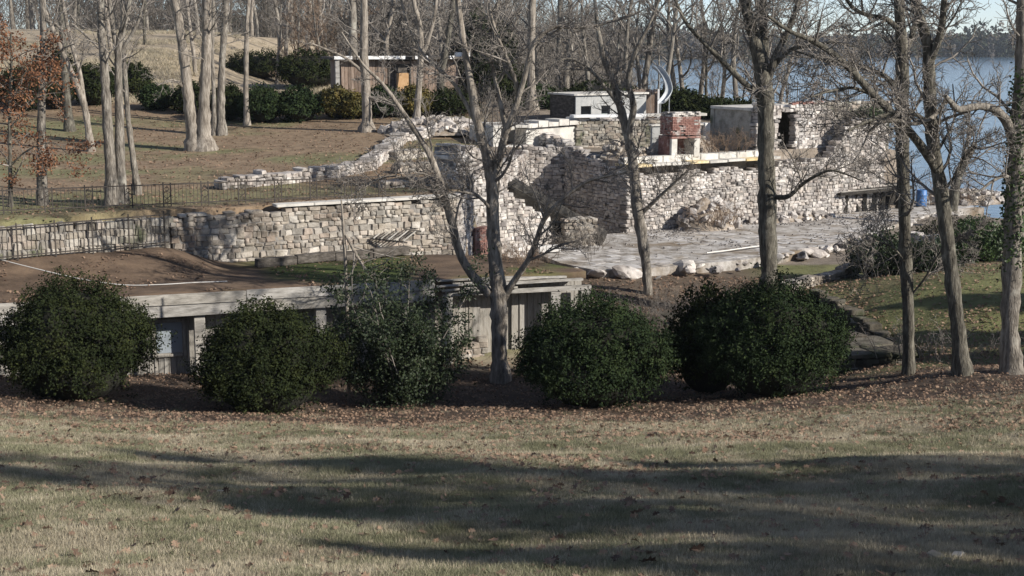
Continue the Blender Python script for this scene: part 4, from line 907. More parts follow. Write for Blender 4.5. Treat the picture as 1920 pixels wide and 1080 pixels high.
CT, ct_out = tree('forked_tree', 'large pale-barked bare tree with low forking limbs in front of the wooden outbuilding',
     [([(938, 716, 32.8), (936, 650, 29.6), (936, 590, 31.2), (934, 540, 31.2), (928, 480, 25.7), (924, 410, 24.2), (922, 350, 23.4), (915, 300, 21.1), (900, 250, 17.9), (889, 195, 15.6), (878, 130, 13.3), (866, 60, 11.7), (858, 0, 10.1), (840, -110, 7.0), (830, -260, 3.1)], 0)],
     base=(938, 716), bark='bark_pale', seed=4, depth=2, nch=18, Lr=2.6, t0=.38, limb_n=13, limb_L=1.9,
     limbs=[([(918, 552, 18.7), (885, 515, 17.2), (862, 475, 16.4), (850, 430, 15.6), (838, 385, 14.8), (823, 335, 13.3), (803, 285, 11.7), (775, 240, 10.1), (745, 195, 8.6), (715, 155, 7.0), (680, 120, 4.7), (640, 60, 3.1)], -1.5),
            ([(944, 560, 15.6), (965, 525, 12.5), (990, 488, 10.9), (1006, 450, 10.1), (1020, 412, 9.4), (1050, 378, 7.8), (1098, 342, 6.2), (1140, 330, 4.7), (1185, 322, 3.1)], -2),
            ([(922, 345, 18.7), (938, 290, 15.6), (946, 255, 14.0), (962, 215, 11.7), (982, 150, 10.1), (996, 95, 9.4), (1012, 68, 8.6), (1042, 50, 7.8), (1080, 52, 6.2), (1115, 48, 5.5), (1160, 35, 3.9), (1200, 22, 2.3)], -1),
            ([(948, 240, 10.9), (935, 180, 9.4), (922, 110, 7.8), (928, 40, 7.0), (940, -30, 5.5), (950, -120, 3.1)], .8),
            ([(962, 215, 9.4), (972, 175, 7.8), (955, 120, 7.0), (930, 60, 5.5), (915, 0, 4.7), (905, -90, 2.3)], -1),
            ([(838, 385, 7.0), (800, 352, 4.7), (740, 330, 3.9), (690, 345, 3.1), (650, 372, 2.0)], -1),
            ([(925, 400, 7.8), (905, 375, 6.2), (880, 362, 4.7), (850, 360, 3.1), (815, 372, 2.3)], -1.2),
            ([(895, 235, 9.4), (860, 170, 7.8), (835, 140, 7.0), (800, 110, 5.5), (770, 60, 4.7), (752, 0, 3.9), (745, -60, 2.3)], 1)])
tree('oak_tree', 'tall straight dark trunk forking high, rising behind the glossiest round boxwood',
     [([(1441, 560, 34), (1441, 480, 33), (1439, 400, 33), (1437, 320, 31), (1436, 240, 31), (1434, 180, 32), (1428, 130, 28), (1418, 85, 24), (1405, 40, 21), (1397, 0, 19), (1385, -120, 13), (1375, -280, 5)], 0)],
     d=50.5, bark='bark_dark', seed=8, depth=2, nch=16, Lr=3.0, t0=.40, limb_n=12, limb_L=2.2,
     limbs=[([(1432, 140, 18), (1433, 80, 17), (1430, 20, 15), (1432, -60, 11), (1436, -200, 5)], 1),
            ([(1440, 150, 16), (1452, 110, 14), (1472, 70, 12), (1488, 30, 10), (1502, -20, 8), (1520, -120, 4)], -1),
            ([(1428, 185, 14), (1395, 155, 12), (1355, 115, 10), (1315, 75, 8), (1285, 40, 7), (1262, -10, 5), (1245, -60, 3)], -1.5),
            ([(1450, 370, 10), (1478, 368, 9), (1505, 345, 7), (1535, 327, 6), (1565, 320, 4), (1620, 340, 2.5)], -1.5),
            ([(1448, 130, 9), (1480, 95, 8), (1520, 85, 7), (1565, 80, 5), (1610, 90, 3)], -2)])
tree('leaning_tree', 'slender twisted bare tree leaning in front of the shaded side wall of the ruin',
     [([(1216, 575, 15), (1213, 510, 18), (1204, 445, 20), (1195, 390, 20), (1189, 330, 20), (1183, 285, 18), (1172, 235, 16), (1160, 190, 14), (1148, 150, 12), (1132, 110, 10), (1122, 60, 8), (1115, 0, 6), (1105, -80, 3)], 0)],
     d=53.5, bark='bark', seed=15, depth=2, nch=18, Lr=2.2, t0=.25, limb_n=11, limb_L=1.7,
     limbs=[([(1188, 300, 14), (1180, 250, 13), (1188, 200, 12), (1178, 150, 10), (1190, 100, 8), (1215, 50, 6), (1235, 0, 5), (1250, -60, 3)], -1),
            ([(1204, 400, 8), (1235, 370, 7), (1262, 345, 5), (1300, 310, 3)], -1), ([(1165, 205, 8), (1140, 170, 7), (1105, 130, 5), (1070, 110, 4), (1035, 118, 2.5)], -1)])
tree('slim_tree', 'slim straight dark trunk standing beside the foot of the shade-darkened mossy stone steps',
     [([(1703, 704, 22), (1704, 620, 21), (1700, 520, 22), (1697, 430, 23), (1694, 330, 24), (1691, 230, 25), (1692, 140, 24), (1690, 70, 21), (1684, 0, 17), (1675, -120, 11), (1665, -260, 5)], 0)],
     base=(1703, 704), bark='bark_dark', seed=22, depth=2, nch=20, Lr=2.6, t0=.30, limb_n=11, limb_L=1.8,
     limbs=[([(1694, 190, 12), (1668, 150, 10), (1630, 130, 9), (1592, 118, 7), (1540, 110, 5), (1490, 95, 3)], -1), ([(1692, 110, 12), (1712, 60, 11), (1722, 10, 9), (1735, -60, 6)], 1),
            ([(1690, 60, 12), (1660, 35, 10), (1625, 28, 8), (1595, 10, 7), (1575, -30, 5)], -1), ([(1702, 500, 5), (1680, 470, 4), (1655, 455, 3), (1630, 452, 2)], -1), ([(1704, 560, 5), (1735, 520, 4), (1765, 470, 3.5), (1800, 440, 2)], -1)])
tree('leaning_oak', 'dark leaning trunk with a long diagonal limb, next to the ivy-wrapped tree',
     [([(1804, 702, 31), (1797, 620, 27), (1786, 530, 26), (1774, 430, 26), (1763, 350, 25), (1751, 280, 25), (1745, 210, 24), (1742, 140, 23), (1738, 80, 20), (1722, 30, 17), (1714, 0, 15), (1700, -120, 10), (1690, -240, 5)], 0)],
     base=(1804, 702), bark='bark_dark', seed=31, depth=2, nch=20, Lr=2.6, t0=.30, limb_n=11, limb_L=1.9,
     limbs=[([(1762, 330, 17), (1735, 285, 16), (1700, 240, 15), (1665, 205, 15), (1630, 170, 14), (1595, 130, 13), (1560, 100, 11), (1520, 75, 9), (1480, 58, 7), (1440, 30, 5)], -2),
            ([(1743, 120, 14), (1760, 75, 13), (1768, 30, 12), (1772, -30, 10), (1780, -150, 5)], -1), ([(1640, 180, 7), (1600, 165, 6), (1560, 170, 4), (1520, 182, 3)], -1.5),
            ([(1745, 230, 8), (1715, 215, 8), (1680, 212, 8), (1640, 222, 7), (1590, 245, 4)], -2), ([(1768, 360, 7), (1790, 330, 5), (1815, 285, 10), (1826, 275, 9)], -1)])
IV, iv_out = tree('ivy_tree', 'thick pale-barked trunk wrapped in dark ivy with one crooked broken limb',
     [([(1897, 700, 38), (1894, 620, 34), (1896, 530, 34), (1900, 440, 36), (1904, 360, 36), (1908, 280, 32), (1913, 190, 28), (1917, 100, 24), (1916, 0, 20), (1912, -150, 13), (1905, -280, 5)], 0)],
     base=(1897, 700), bark='bark', seed=37, depth=2, nch=10, Lr=2.6, t0=.45, limb_n=7, limb_L=1.4,
     limbs=[([(1904, 270, 20), (1893, 240, 18), (1880, 218, 17), (1862, 204, 16), (1838, 199, 14), (1812, 203, 13), (1795, 205, 12), (1783, 192, 10), (1772, 180, 8)], -1.2),
            ([(1776, 183, 6), (1762, 205, 8), (1745, 222, 8), (1715, 232, 8), (1680, 226, 8), (1648, 228, 8), (1630, 235, 4)], -1.4), ([(1905, 345, 8), (1885, 330, 7), (1860, 340, 6), (1835, 358, 4), (1800, 362, 2.5)], -1)])
bs_ = empty('broken_tree', PZ(1790, 345, TZ - .5), 'short broken-off dark trunk leaning by the terrace edge before the lake', 'tree')
link('trunk', tubes('trunk', [pixline([(1785, 395, 22), (1793, 340, 18), (1806, 308, 16), (1822, 280, 13), (1826, 274, 10)], 70)], 10, True, .05), MT['bark_dark'], bs_)
link('broken_end', tubes('broken_end', [pixline([(1826, 275, 10), (1830, 268, 5), (1832, 263, 1)], 70)], 6), MT['bark_pale'], bs_)

# trees on the upper lawn
LT = [('bare_tree', 'slender straight bare tree by the iron railing, beside the rusty-leaved sapling', [[(80, 384, 19), (78, 300, 17), (78, 200, 15), (82, 100, 14), (80, 0, 12), (78, -150, 8), (85, -300, 4)]], 'bark', []),
      ('forked_young_tree', 'pale young tree splitting into a narrow fork above the lawn', [[(171, 284, 14), (163, 225, 12), (155, 187, 12), (140, 150, 10), (115, 92, 9), (86, 20, 7), (70, -60, 5), (60, -150, 3)]], 'bark_pale', [([(157, 190, 10), (148, 130, 9), (131, 70, 8), (121, 20, 7), (108, -60, 4)], 1), ([(122, 60, 5), (100, 40, 4), (85, 10, 3)], 0), ([(135, 45, 5), (165, 70, 4), (185, 92, 3)], -1)]),
      ('bare_tree', 'tallest straight grey trunk of the three standing close by the iron railing', [[(211, 384, 25), (206, 300, 20), (200, 200, 17), (195, 120, 16), (190, 50, 14), (188, 0, 13), (184, -200, 8), (182, -320, 3)]], 'bark', []),
      ('bare_tree', 'grey trunk forking halfway up, middle of the three close by the iron railing', [[(228, 381, 22), (225, 300, 18), (224, 220, 16), (222, 140, 14), (224, 80, 12), (240, 20, 9), (252, -60, 7), (260, -180, 3)]], 'bark', [([(222, 120, 10), (213, 60, 9), (205, 0, 7), (200, -80, 4)], 0), ([(224, 100, 8), (250, 60, 7), (265, 20, 5), (275, -30, 3)], 0)]),
      ('bare_tree', 'thinnest leaning stem of the three trees close by the iron railing', [[(259, 366, 13), (250, 300, 11), (241, 230, 10), (235, 150, 9), (231, 60, 7), (228, -60, 5), (225, -160, 3)]], 'bark', []),
      ('twin_trunk_tree', 'massive pale twin-trunked tree with a flared base on the brown lawn', [[(365, 282, 36), (362, 240, 26), (353, 180, 21), (345, 110, 18), (335, 40, 16), (328, 0, 15), (312, -130, 10), (300, -260, 4)], [(384, 284, 38), (382, 230, 25), (385, 150, 20), (387, 80, 18), (388, 0, 17), (390, -160, 10), (395, -280, 4)]], 'bark_pale', [([(351, 170, 6), (325, 150, 4), (295, 160, 2.5)], -1)]),
      ('bare_tree', 'straight grey tree right behind the massive twin-trunked tree', [[(416, 253, 18), (414, 200, 14), (416, 130, 13), (420, 60, 12), (423, 0, 11), (425, -150, 7), (430, -250, 3)]], 'bark', []),
      ('bare_tree', 'thin grey stem squeezed between the twin-trunked tree and its straight neighbour', [[(402, 254, 10), (401, 180, 8), (398, 100, 7), (400, 0, 5), (402, -100, 3)]], 'bark', []),
      ('bare_tree', 'slender pale tree standing among the clipped shrubs at the edge of the lawn', [[(463, 235, 12), (461, 170, 9), (462, 100, 9), (463, 40, 8), (466, 0, 7), (462, -100, 5), (460, -180, 3)]], 'bark_pale', []),
      ('bare_tree', 'dark trunk in the shade behind the pale forked young tree', [[(131, 246, 16), (125, 180, 14), (120, 100, 13), (115, 30, 11), (112, -100, 8), (110, -200, 3)]], 'bark_dark', []),
      ('bare_tree', 'sturdy pale trunk with flared roots in front of the brown hut', [[(688, 247, 26), (688, 205, 17), (685, 150, 16), (682, 90, 15), (683, 30, 14), (680, -100, 10), (676, -220, 4)]], 'bark_pale', [([(686, 180, 6), (715, 190, 5), (745, 200, 3)], -1), ([(685, 140, 7), (650, 110, 5), (610, 92, 4), (580, 80, 2.5)], -1)]),
      ('bare_tree', 'slim leaning pale tree with a high fork in front of the hut door', [[(780, 236, 15), (784, 180, 12), (789, 110, 11), (787, 50, 10), (775, 0, 8), (765, -90, 4)]], 'bark_pale', [([(789, 112, 9), (803, 75, 8), (815, 25, 7), (822, -40, 4)], 0)]),
      ('bare_tree', 'stout pale trunk standing behind the ruined concrete chamber and its railing', [[(998, 206, 22), (996, 150, 16), (996, 80, 14), (998, 0, 13), (1000, -120, 8), (1004, -220, 4)]], 'bark_pale', []),
      ('bare_tree', 'broad grey trunk against the end of the brown hut, behind the sturdy pale one', [[(666, 200, 18), (664, 150, 16), (662, 80, 15), (660, 0, 13), (655, -140, 8)]], 'bark', []),
      ('bare_tree', 'leaning grey trunk at the ivy-dark corner of the hut behind the forked tree', [[(832, 205, 16), (826, 150, 14), (838, 80, 12), (850, 0, 10), (858, -120, 6)]], 'bark_dark', []),
      ('bare_tree', 'thin pale stem on the far side of the small grey shed', [[(1047, 190, 11), (1046, 120, 9), (1049, 50, 8), (1050, -40, 6), (1055, -140, 3)]], 'bark', [])]
for i, (nm, lab, lines, bark, limbs) in enumerate(LT):
    tree(nm, lab, [(l, 0) for l in lines], base=lines[0][0][:2], bark=bark, limbs=limbs, seed=50 + i, depth=2, nch=8, Lr=2.6, t0=.42, group=None, counts=(6, 6, 5), limb_n=6, limb_L=1.4, rmin=.010)
# sapling keeping its rusty leaves
sap, sout = tree('oak_sapling', 'young oak still hung with rusty brown dead leaves beside the iron railing', [([(20, 388, 8), (19, 300, 7), (18, 200, 6), (22, 120, 5), (20, 60, 3)], 0)], base=(20, 388), bark='bark_dark', seed=71, depth=1, nch=26, Lr=1.5, t0=.15, counts=(6, 5, 4), up=.0,
                 limbs=[([(20, 310, 4), (55, 280, 3), (100, 268, 2), (128, 290, 1.5)], -.6), ([(20, 240, 4), (60, 190, 3), (95, 150, 2)], -.6), ([(20, 190, 4), (50, 130, 3), (80, 90, 2)], .3)])
def leaf_quads(cent, nrm, size, aspect, rng):
    n = len(cent); nrm = nrm / (np.linalg.norm(nrm, axis=1)[:, None] + 1e-9)
    t = rng.standard_normal((n, 3)); t -= nrm * (t * nrm).sum(1)[:, None]; t /= (np.linalg.norm(t, axis=1)[:, None] + 1e-9); b = np.cross(nrm, t)
    s = (size * rng.uniform(.6, 1.35, n))[:, None]; w = s * aspect
    V = np.stack([cent - t * s, cent + b * w, cent + t * s, cent - b * w], 1).reshape(-1, 3)
    F = np.arange(4 * n).reshape(n, 4); return V, F
rg = np.random.default_rng(5); pts = np.vstack([p[1:] for p, r in sout]); pts = np.repeat(pts, 6, 0) + rg.standard_normal((len(pts) * 6, 3)) * .10
keep = rg.random(len(pts)) < .8; pts = pts[keep]
V, F = leaf_quads(pts, rg.standard_normal(pts.shape), .055, .55, rg); tag(link('leaves', np_mesh('leaves', V, F), MT['marcescent'], sap), kind='stuff')
# ivy on the thick trunk
tp, tr_ = pixline([(1900, 480, 36), (1904, 380, 36), (1908, 280, 32), (1914, 150, 27)], G(1897, 700).y)
idx = rg.integers(0, len(tp), 1900); a = rg.uniform(0, 6.28, len(idx)); off = np.stack([np.cos(a), np.sin(a), rg.standard_normal(len(a)) * .5], 1); rr0 = tr_[idx] * rg.uniform(.95, 1.5, len(a))
cent = tp[idx] + off * rr0[:, None] + rg.standard_normal((len(a), 3)) * np.array([.03, .03, .25]); V, F = leaf_quads(cent, off + rg.standard_normal(off.shape) * .6, .045, .8, rg)
tag(link('ivy', np_mesh('ivy', V, F), MT['ivy'], IV), kind='stuff')

# background wood: prototypes copied tree by tree
def proto(seed, hgt, mk_bark, mk_twig, spread, n1=14):
    rng = np.random.default_rng(seed); p = bpath(np.zeros(3), np.array([0, 0, 1.]), hgt, 8, .07, .1, rng); r = np.linspace(hgt * .016, .02, 9); out = []
    grow(out, p, r, 2, n1, hgt * .30, rng, .22, .10, .18, .017, (.5, 1.1), .55, (8, 7, 6)); p[0][2] -= .4
    a = tubes('trunk', [(p, r)], 7); a.materials.append(MT[mk_bark]); b = tubes('crown', out); b.materials.append(MT[mk_twig]); return a, b
PR = [proto(101, 13, 'bark', 'twig', 1), proto(102, 15, 'bark_pale', 'twig', 1), proto(103, 11, 'bark_dark', 'twig', 1, 18), proto(104, 16, 'bark', 'twig', 1), proto(105, 9, 'bark', 'twig_brown', 1, 22)]
rb = random.Random(77)
KINDS = ('grey-barked', 'tall pale-barked', 'dark-barked', 'tallest grey-barked', 'brown-twigged')
def bgtree(px, d, k, lab, group, sc=1.0):
    lab = KINDS[k] + ' ' + lab
    v = P(px, 100, d); x, y = v.x, v.y; z = hz(x, y)
    if z < -15.6: return
    root = empty('wood_tree', (x, y, z), lab, 'tree', group); root.rotation_euler = (0, 0, rb.uniform(0, 6.28)); root.scale = (sc, sc, sc)
    for me in PR[k]:
        o = bpy.data.objects.new(me.name.split('.')[0], me); C.objects.link(o); o.parent = root
        if me.name.startswith('crown'): o['kind'] = 'stuff'
def bgrow(n, x0, x1, d0, d1, lab, group, ks=(0, 1, 2, 3), s0=.8, s1=1.25):
    for i in range(n): bgtree(x0 + (x1 - x0) * (i + rb.random()) / n, rb.uniform(d0, d1), rb.choice(ks), lab, group, rb.uniform(s0, s1))
bgrow(16, 700, 1250, 92, 112, 'bare tree of the lakeside wood behind the hut and the shed', 'lakeside wood trees')
bgrow(24, 520, 1270, 112, 150, 'bare tree deep in the wood behind the hut', 'deep wood trees')
bgrow(7, 110, 520, 104, 145, 'bare tree standing alone out on the pale field', 'trees on the pale field', s0=.7, s1=1.0)
bgrow(20, -20, 640, 150, 190, 'bare tree along the top of the pale field', 'trees along the field')
bgrow(40, -60, 1200, 190, 300, 'distant bare tree closing the view above the field', 'distant wood trees', s0=1.0, s1=1.5)
bgrow(7, 545, 680, 96, 118, 'low bushy tree beside the hut', 'brown twiggy trees', ks=(4,), s0=.8, s1=1.1)
bgrow(8, 1290, 1690, 91, 97, 'small bare tree on the lake bank behind the ruin', 'bank trees', ks=(2, 4), s0=.35, s1=.55)
bgrow(15, 1150, 1480, 91, 100, 'bare tree on the lake bank behind the shed and chimney', 'tall bank trees', ks=(0, 1, 2, 3), s0=.7, s1=1.0)

# evergreen trees standing out of frame that shade the lawn
def conifer(x, y, hgt, r, seed):
    rng = np.random.default_rng(seed); z = hz(x, y); root = empty('unseen_cedar_tree', (x, y, z), 'unseen dark evergreen cedar on the lawn whose shade falls over the grass' if y < 30 else 'unseen dark evergreen cedar beyond the ivy tree whose shade falls over the grassy bank', 'tree', 'unseen cedars shading the lawn' if y < 30 else 'cedars shading the bank')
    link('trunk', tubes('trunk', [(np.array([[x, y, z - .3], [x, y, z + hgt * .5], [x + .2, y, z + hgt]]), [.28, .18, .04])], 8), MT['bark_dark'], root)
    r = r * 1.7 if y < 30 else r; n = 2100 if y < 30 else 2600; t = rng.random(n) ** .8; a = rng.uniform(0, 6.28, n); lob = 1 + .3 * np.sin(a * 3 + t * 9 + seed) + .2 * np.sin(a * 5 - t * 14); q = np.sqrt(rng.random(n)) * r * (1 - t) ** .7 * lob
    c = np.stack([x + q * np.cos(a), y + q * np.sin(a), z + hgt * .16 + t * hgt * .84], 1); V, F = leaf_quads(c, rng.standard_normal(c.shape), .20, .5, rng)
    tag(link('crown', np_mesh('crown', V, F), MT['pine'], root), kind='stuff')
for i, (x, y, hh, r) in enumerate(((37.5, 5.5, 15.5, 2.6), (36, 3.2, 17.5, 2.6), (33, 0.5, 19.5, 2.4), (40, 1.5, 21, 2.8), (24, 4.0, 12.0, 2.2), (44, -3, 25, 2.8), (27, 0.0, 12.5, 2.0), (31, 5.5, 13.5, 1.8), (22.5, 37.2, 6.0, 2.0), (26.5, 38.8, 8.0, 2.0), (30.5, 40.5, 9.5, 1.9))): conifer(x, y, hh, r, 300 + i)

# ------------------------------------------------------------------ shrubs
def shrub_parts(seed, rx_, ry_, h, leaf, ntuft, per, lob=.10, flat=.0, tuft=.16, shape=1.0):
    """rounded clipped shrub centred on the origin at ground level"""
    rng = np.random.default_rng(seed)
    def radial(dirs):
        a = np.arctan2(dirs[:, 1], dirs[:, 0]); e = dirs[:, 2]
        return 1 + lob * (np.sin(3 * a + seed + 2 * e) * .5 + np.sin(5 * a - 4 * e + seed * 2) * .35 + np.sin(9 * a + 7 * e) * .25 + .4 * np.sin(6 * e + 2 * a))
    d = rng.standard_normal((ntuft, 3)); d[:, 2] = np.abs(d[:, 2]) * 1.0 - .35; d /= np.linalg.norm(d, axis=1)[:, None]
    cz = h * .42; S = np.array([rx_, ry_, h - cz])
    dn = d * S; dn[:, 2] = np.where(d[:, 2] < 0, d[:, 2] * cz * 1.25, dn[:, 2])
    cen = dn * (radial(d) * rng.uniform(.80, 1.02, ntuft) * (1 + .065 * rng.standard_normal(ntuft)))[:, None]; cen[:, 2] += cz; cen[:, 2] = np.maximum(cen[:, 2], .08)
    c = np.repeat(cen, per, 0); nd_ = np.repeat(d, per, 0)
    o = rng.standard_normal(c.shape) * tuft * .5; o += nd_ * (rng.random(len(c)) * tuft)[:, None]; o[:, 2] += rng.random(len(c)) * tuft * .5
    c = c + o; c[:, 2] = np.maximum(c[:, 2], .03)
    V, F = leaf_quads(c, nd_ + rng.standard_normal(c.shape) * .75, leaf, .5, rng); fol = np_mesh('foliage', V, F)
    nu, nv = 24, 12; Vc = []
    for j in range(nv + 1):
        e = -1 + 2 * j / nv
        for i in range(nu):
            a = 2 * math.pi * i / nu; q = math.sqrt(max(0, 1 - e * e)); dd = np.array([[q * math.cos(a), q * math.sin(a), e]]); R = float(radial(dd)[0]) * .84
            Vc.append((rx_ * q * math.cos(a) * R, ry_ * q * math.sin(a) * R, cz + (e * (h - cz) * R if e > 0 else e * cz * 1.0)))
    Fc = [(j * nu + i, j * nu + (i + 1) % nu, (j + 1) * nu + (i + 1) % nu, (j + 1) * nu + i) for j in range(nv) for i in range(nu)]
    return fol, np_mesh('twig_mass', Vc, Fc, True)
def shrub(name, label, pos, rx_, ry_, h, mk, seed, leaf=.055, ntuft=1100, per=22, group=None, lob=.10, tuft=.16, rz=0.0, cat='shrub'):
    fol, core = shrub_parts(seed, rx_, ry_, h, leaf, ntuft, per, lob, 0, tuft)
    root = empty(name, pos, label, cat, group); root.rotation_euler = (0, 0, rz)
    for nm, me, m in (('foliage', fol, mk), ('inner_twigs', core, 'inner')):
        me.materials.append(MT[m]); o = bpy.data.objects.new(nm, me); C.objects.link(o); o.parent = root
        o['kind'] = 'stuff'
    return root
def pshrub(name, label, px, yb, wpx, ytop, mk, seed, back=.55, **kw):
    g = G(px, yb); r = wpx * .5 * g.y / FPX; p = Vector((g.x * (1 + back * r / g.y), g.y + back * r, 0)); r *= (p.y / g.y); p.z = hz(p.x, p.y)
    hgt = P(px, ytop, p.y).z - p.z; kw.setdefault('cat', 'shrub'); return shrub(name, label, (p.x, p.y, p.z - .05), r, r * .92, hgt, mk, seed, **kw)
pshrub('yew_bush', 'large round dark yew bush hiding the window end of the outbuilding', 145, 757, 270, 530, 'yew', 201, lob=.15, ntuft=1700, per=26, leaf=.042)
pshrub('yew_bush', 'round dark yew bush in front of the outbuilding, between its window and the loose holly', 503, 778, 248, 582, 'yew', 202, lob=.17, ntuft=1700, per=26, leaf=.042)
pshrub('boxwood_bush', 'broad dark boxwood bush next to the foot of the large forked tree', 1112, 768, 276, 566, 'box', 203, lob=.15, ntuft=1700, per=26, leaf=.042)
pshrub('boxwood_bush', 'glossy round boxwood bush below the tall dark trunk, beside the stone steps', 1446, 750, 264, 530, 'box', 204, lob=.10, ntuft=1800, per=26, leaf=.040, tuft=.15)
pshrub('yew_bush', 'shaded narrow pointed evergreen squeezed between the two boxwood bushes', 1325, 745, 130, 545, 'yew', 205, back=1.2, lob=.15, ntuft=800, per=20)
# loose holly: upright, open, with stems
g = G(740, 766); hp = Vector((g.x, g.y + .7, 0)); hp.z = hz(hp.x, hp.y); rng = np.random.default_rng(88); out = []
hol = empty('holly_shrub', hp, 'tall loose open holly with sparse leaves in front of the outbuilding', 'shrub')
for k in range(16):
    a = rng.uniform(0, 6.28); q = rng.uniform(.05, .9); p0 = np.array([hp.x + q * math.cos(a), hp.y + q * math.sin(a) * .7, hp.z - .1]); L = rng.uniform(2.2, 4.3) if k > 4 else rng.uniform(3.6, 4.8)
    pl = bpath(p0, np.array([.35 * math.cos(a), .3 * math.sin(a), 1.]), L, 7, .10, .06, rng); ra = np.linspace(.03, .008, 8); out.append((pl, ra)); grow(out, pl, ra, 1, 11, 1.0, rng, .12, .05, .2, .006, (.5, 1.2), .5, (4, 4, 4))
tag(link('stems', tubes('stems', out), MT['twig'], hol), kind='stuff')
pts = np.vstack([p[1:] for p, r in out if r[0] < .025]); pts = np.repeat(pts, 9, 0) + rng.standard_normal((len(pts) * 9, 3)) * .10
hh_ = (pts[:, 2] - hp.z) / 4.4; pts = pts[rng.random(len(pts)) < np.clip(1.15 - .75 * hh_, .30, 1)]
low_ = hp + Vector((.25, 0, 0)); ex_ = rng.standard_normal((13000, 3)) * np.array([.58, .5, .85]) + np.array([low_.x, low_.y, hp.z + 1.0]); ex_ = ex_[ex_[:, 2] > hp.z + .05]
pts = np.vstack([pts, ex_]); V, F = leaf_quads(pts, rng.standard_normal(pts.shape) + np.array([.3, -.3, .5]), .05, .5, rng); tag(link('foliage', np_mesh('foliage', V, F), MT['holly'], hol), kind='stuff')
# dead pole-like stem in the holly
DS_, _ = tree('dead_sapling', 'dead bare upright stem standing in the loose holly', [([(652, 640, 7), (650, 560, 7), (647, 480, 6), (643, 420, 5), (640, 375, 3)], 0)], d=G(700, 770).y + 1.0, bark='bark_pale', seed=91, depth=0, nch=5, Lr=.6, limbs=[([(648, 440, 5), (672, 485, 6), (700, 525, 4)], -.3)], flare=False)

# clipped shrubs of the upper lawn
UP = [('clipped_shrub', 'clipped dark green shrub beside the slender pale tree at the edge of the lawn', 492, 232, 80, 165, 'box'),
      ('clipped_shrub', 'clipped dark shrub in the middle of the row below the hut', 562, 230, 76, 168, 'box'),
      ('clipped_shrub', 'clipped yellowing shrub close to the broad trunks by the hut', 632, 223, 66, 168, 'yellow_box'),
      ('clipped_shrub', 'tiny yellow shrub tucked against the sturdy pale trunk', 664, 224, 30, 180, 'yellow_box'),
      ('clipped_shrub', 'dark clipped shrub under the door of the brown hut', 720, 222, 66, 166, 'box'),
      ('clipped_shrub', 'yellowing bronze shrub behind the slim leaning pale tree by the hut', 775, 220, 66, 168, 'yellow_box'),
      ('clipped_shrub', 'low dark shrub at the ivy corner of the hut', 845, 218, 90, 172, 'yew'),
      ('clipped_shrub', 'dark shrub showing between the twin-trunked tree and the slender pale tree', 430, 228, 60, 165, 'yew'),
      ('clipped_shrub', 'small round green shrub alone on the lawn before the twin-trunked tree', 298, 207, 58, 164, 'box'),
      ('clipped_shrub', 'dark shrub half hidden behind the massive twin trunks', 360, 215, 60, 160, 'yew'),
      ('round_yew', 'round dark yew dome on the far lawn behind the three close trunks', 245, 182, 74, 122, 'yew'),
      ('round_yew', 'broad dark yew behind the pale forked young tree', 175, 200, 80, 125, 'yew'),
      ('round_yew', 'dark evergreen mass behind the rusty-leaved sapling', 105, 208, 90, 92, 'yew'),
      ('round_yew', 'dark evergreen close to the iron railing end, behind the sapling', 40, 212, 80, 130, 'yew'),
      ('round_yew', 'big rounded dark evergreen beside the hut, above the row of clipped shrubs', 582, 168, 118, 97, 'yew')]
for i, (nm, lab, px, yb, w, yt, mk) in enumerate(UP):
    pshrub(nm, lab, px, yb, w, yt, mk, 220 + i, ntuft=420, per=15, leaf=.085, tuft=.2, lob=.12)
for i, (px, d, w, h_, mk, lab) in enumerate(((1270, 88, 1.5, 1.3, 'yew', 'dark evergreen shrub behind the shiny slide'), (1340, 87, 2.2, .95, 'yew', 'dark hedge shrub behind the white coping of the ruin'), (1400, 87.5, 1.8, .9, 'yew', 'dark hedge shrub behind the tall oak trunk above the ruin'),
     (935, 92, 1.8, 2.4, 'yew', 'tall dark evergreen between the forked tree stems in the wood'), (905, 96, 2.0, 5.5, 'pine', 'dark cedar rising behind the corner of the hut'), (1120, 90, 2.2, 1.4, 'yew', 'low dark shrub beyond the roof of the grey shed'),
     (490, 128, 3.0, 2.2, 'yew', 'dark green hedge at the far edge of the pale field'), (1000, 88, 1.5, 1.2, 'box', 'low green shrub at the foot of the stout pale trunk'))):
    v = P(px, 200, d); z = hz(v.x, v.y); shrub('evergreen_shrub', lab, (v.x, v.y, z - .1), w, w * .8, h_, mk, 260 + i, ntuft=420, per=14, leaf=.10, tuft=.25, lob=.16)
for i, (px, py, d, w, h_, mk, lab) in enumerate(((1665, 505, 55, 1.3, 1.5, 'holly', 'dark green shrub on the bank under the terrace edge'), (1835, 470, 58.5, 1.5, 1.5, 'ivy', 'ivy heap spilling over the garden wall'), (1800, 425, 63, 1.6, 1.1, 'yew', 'brown-green brush heap above the garden wall'), (1745, 500, 54, .8, .9, 'holly', 'small dark shrub beside the leaning dark trunk on the bank'), (1630, 215, 79, .8, .9, 'ivy', 'ivy tuft on the high corner of the ruin'))):
    v = P(px, py, d); z = hz(v.x, v.y) if py > 300 else -5.0; shrub('bank_shrub', lab, (v.x, v.y, z - .15), w, w * .8, h_, mk, 290 + i, ntuft=420, per=16, leaf=.07, tuft=.3, lob=.2)

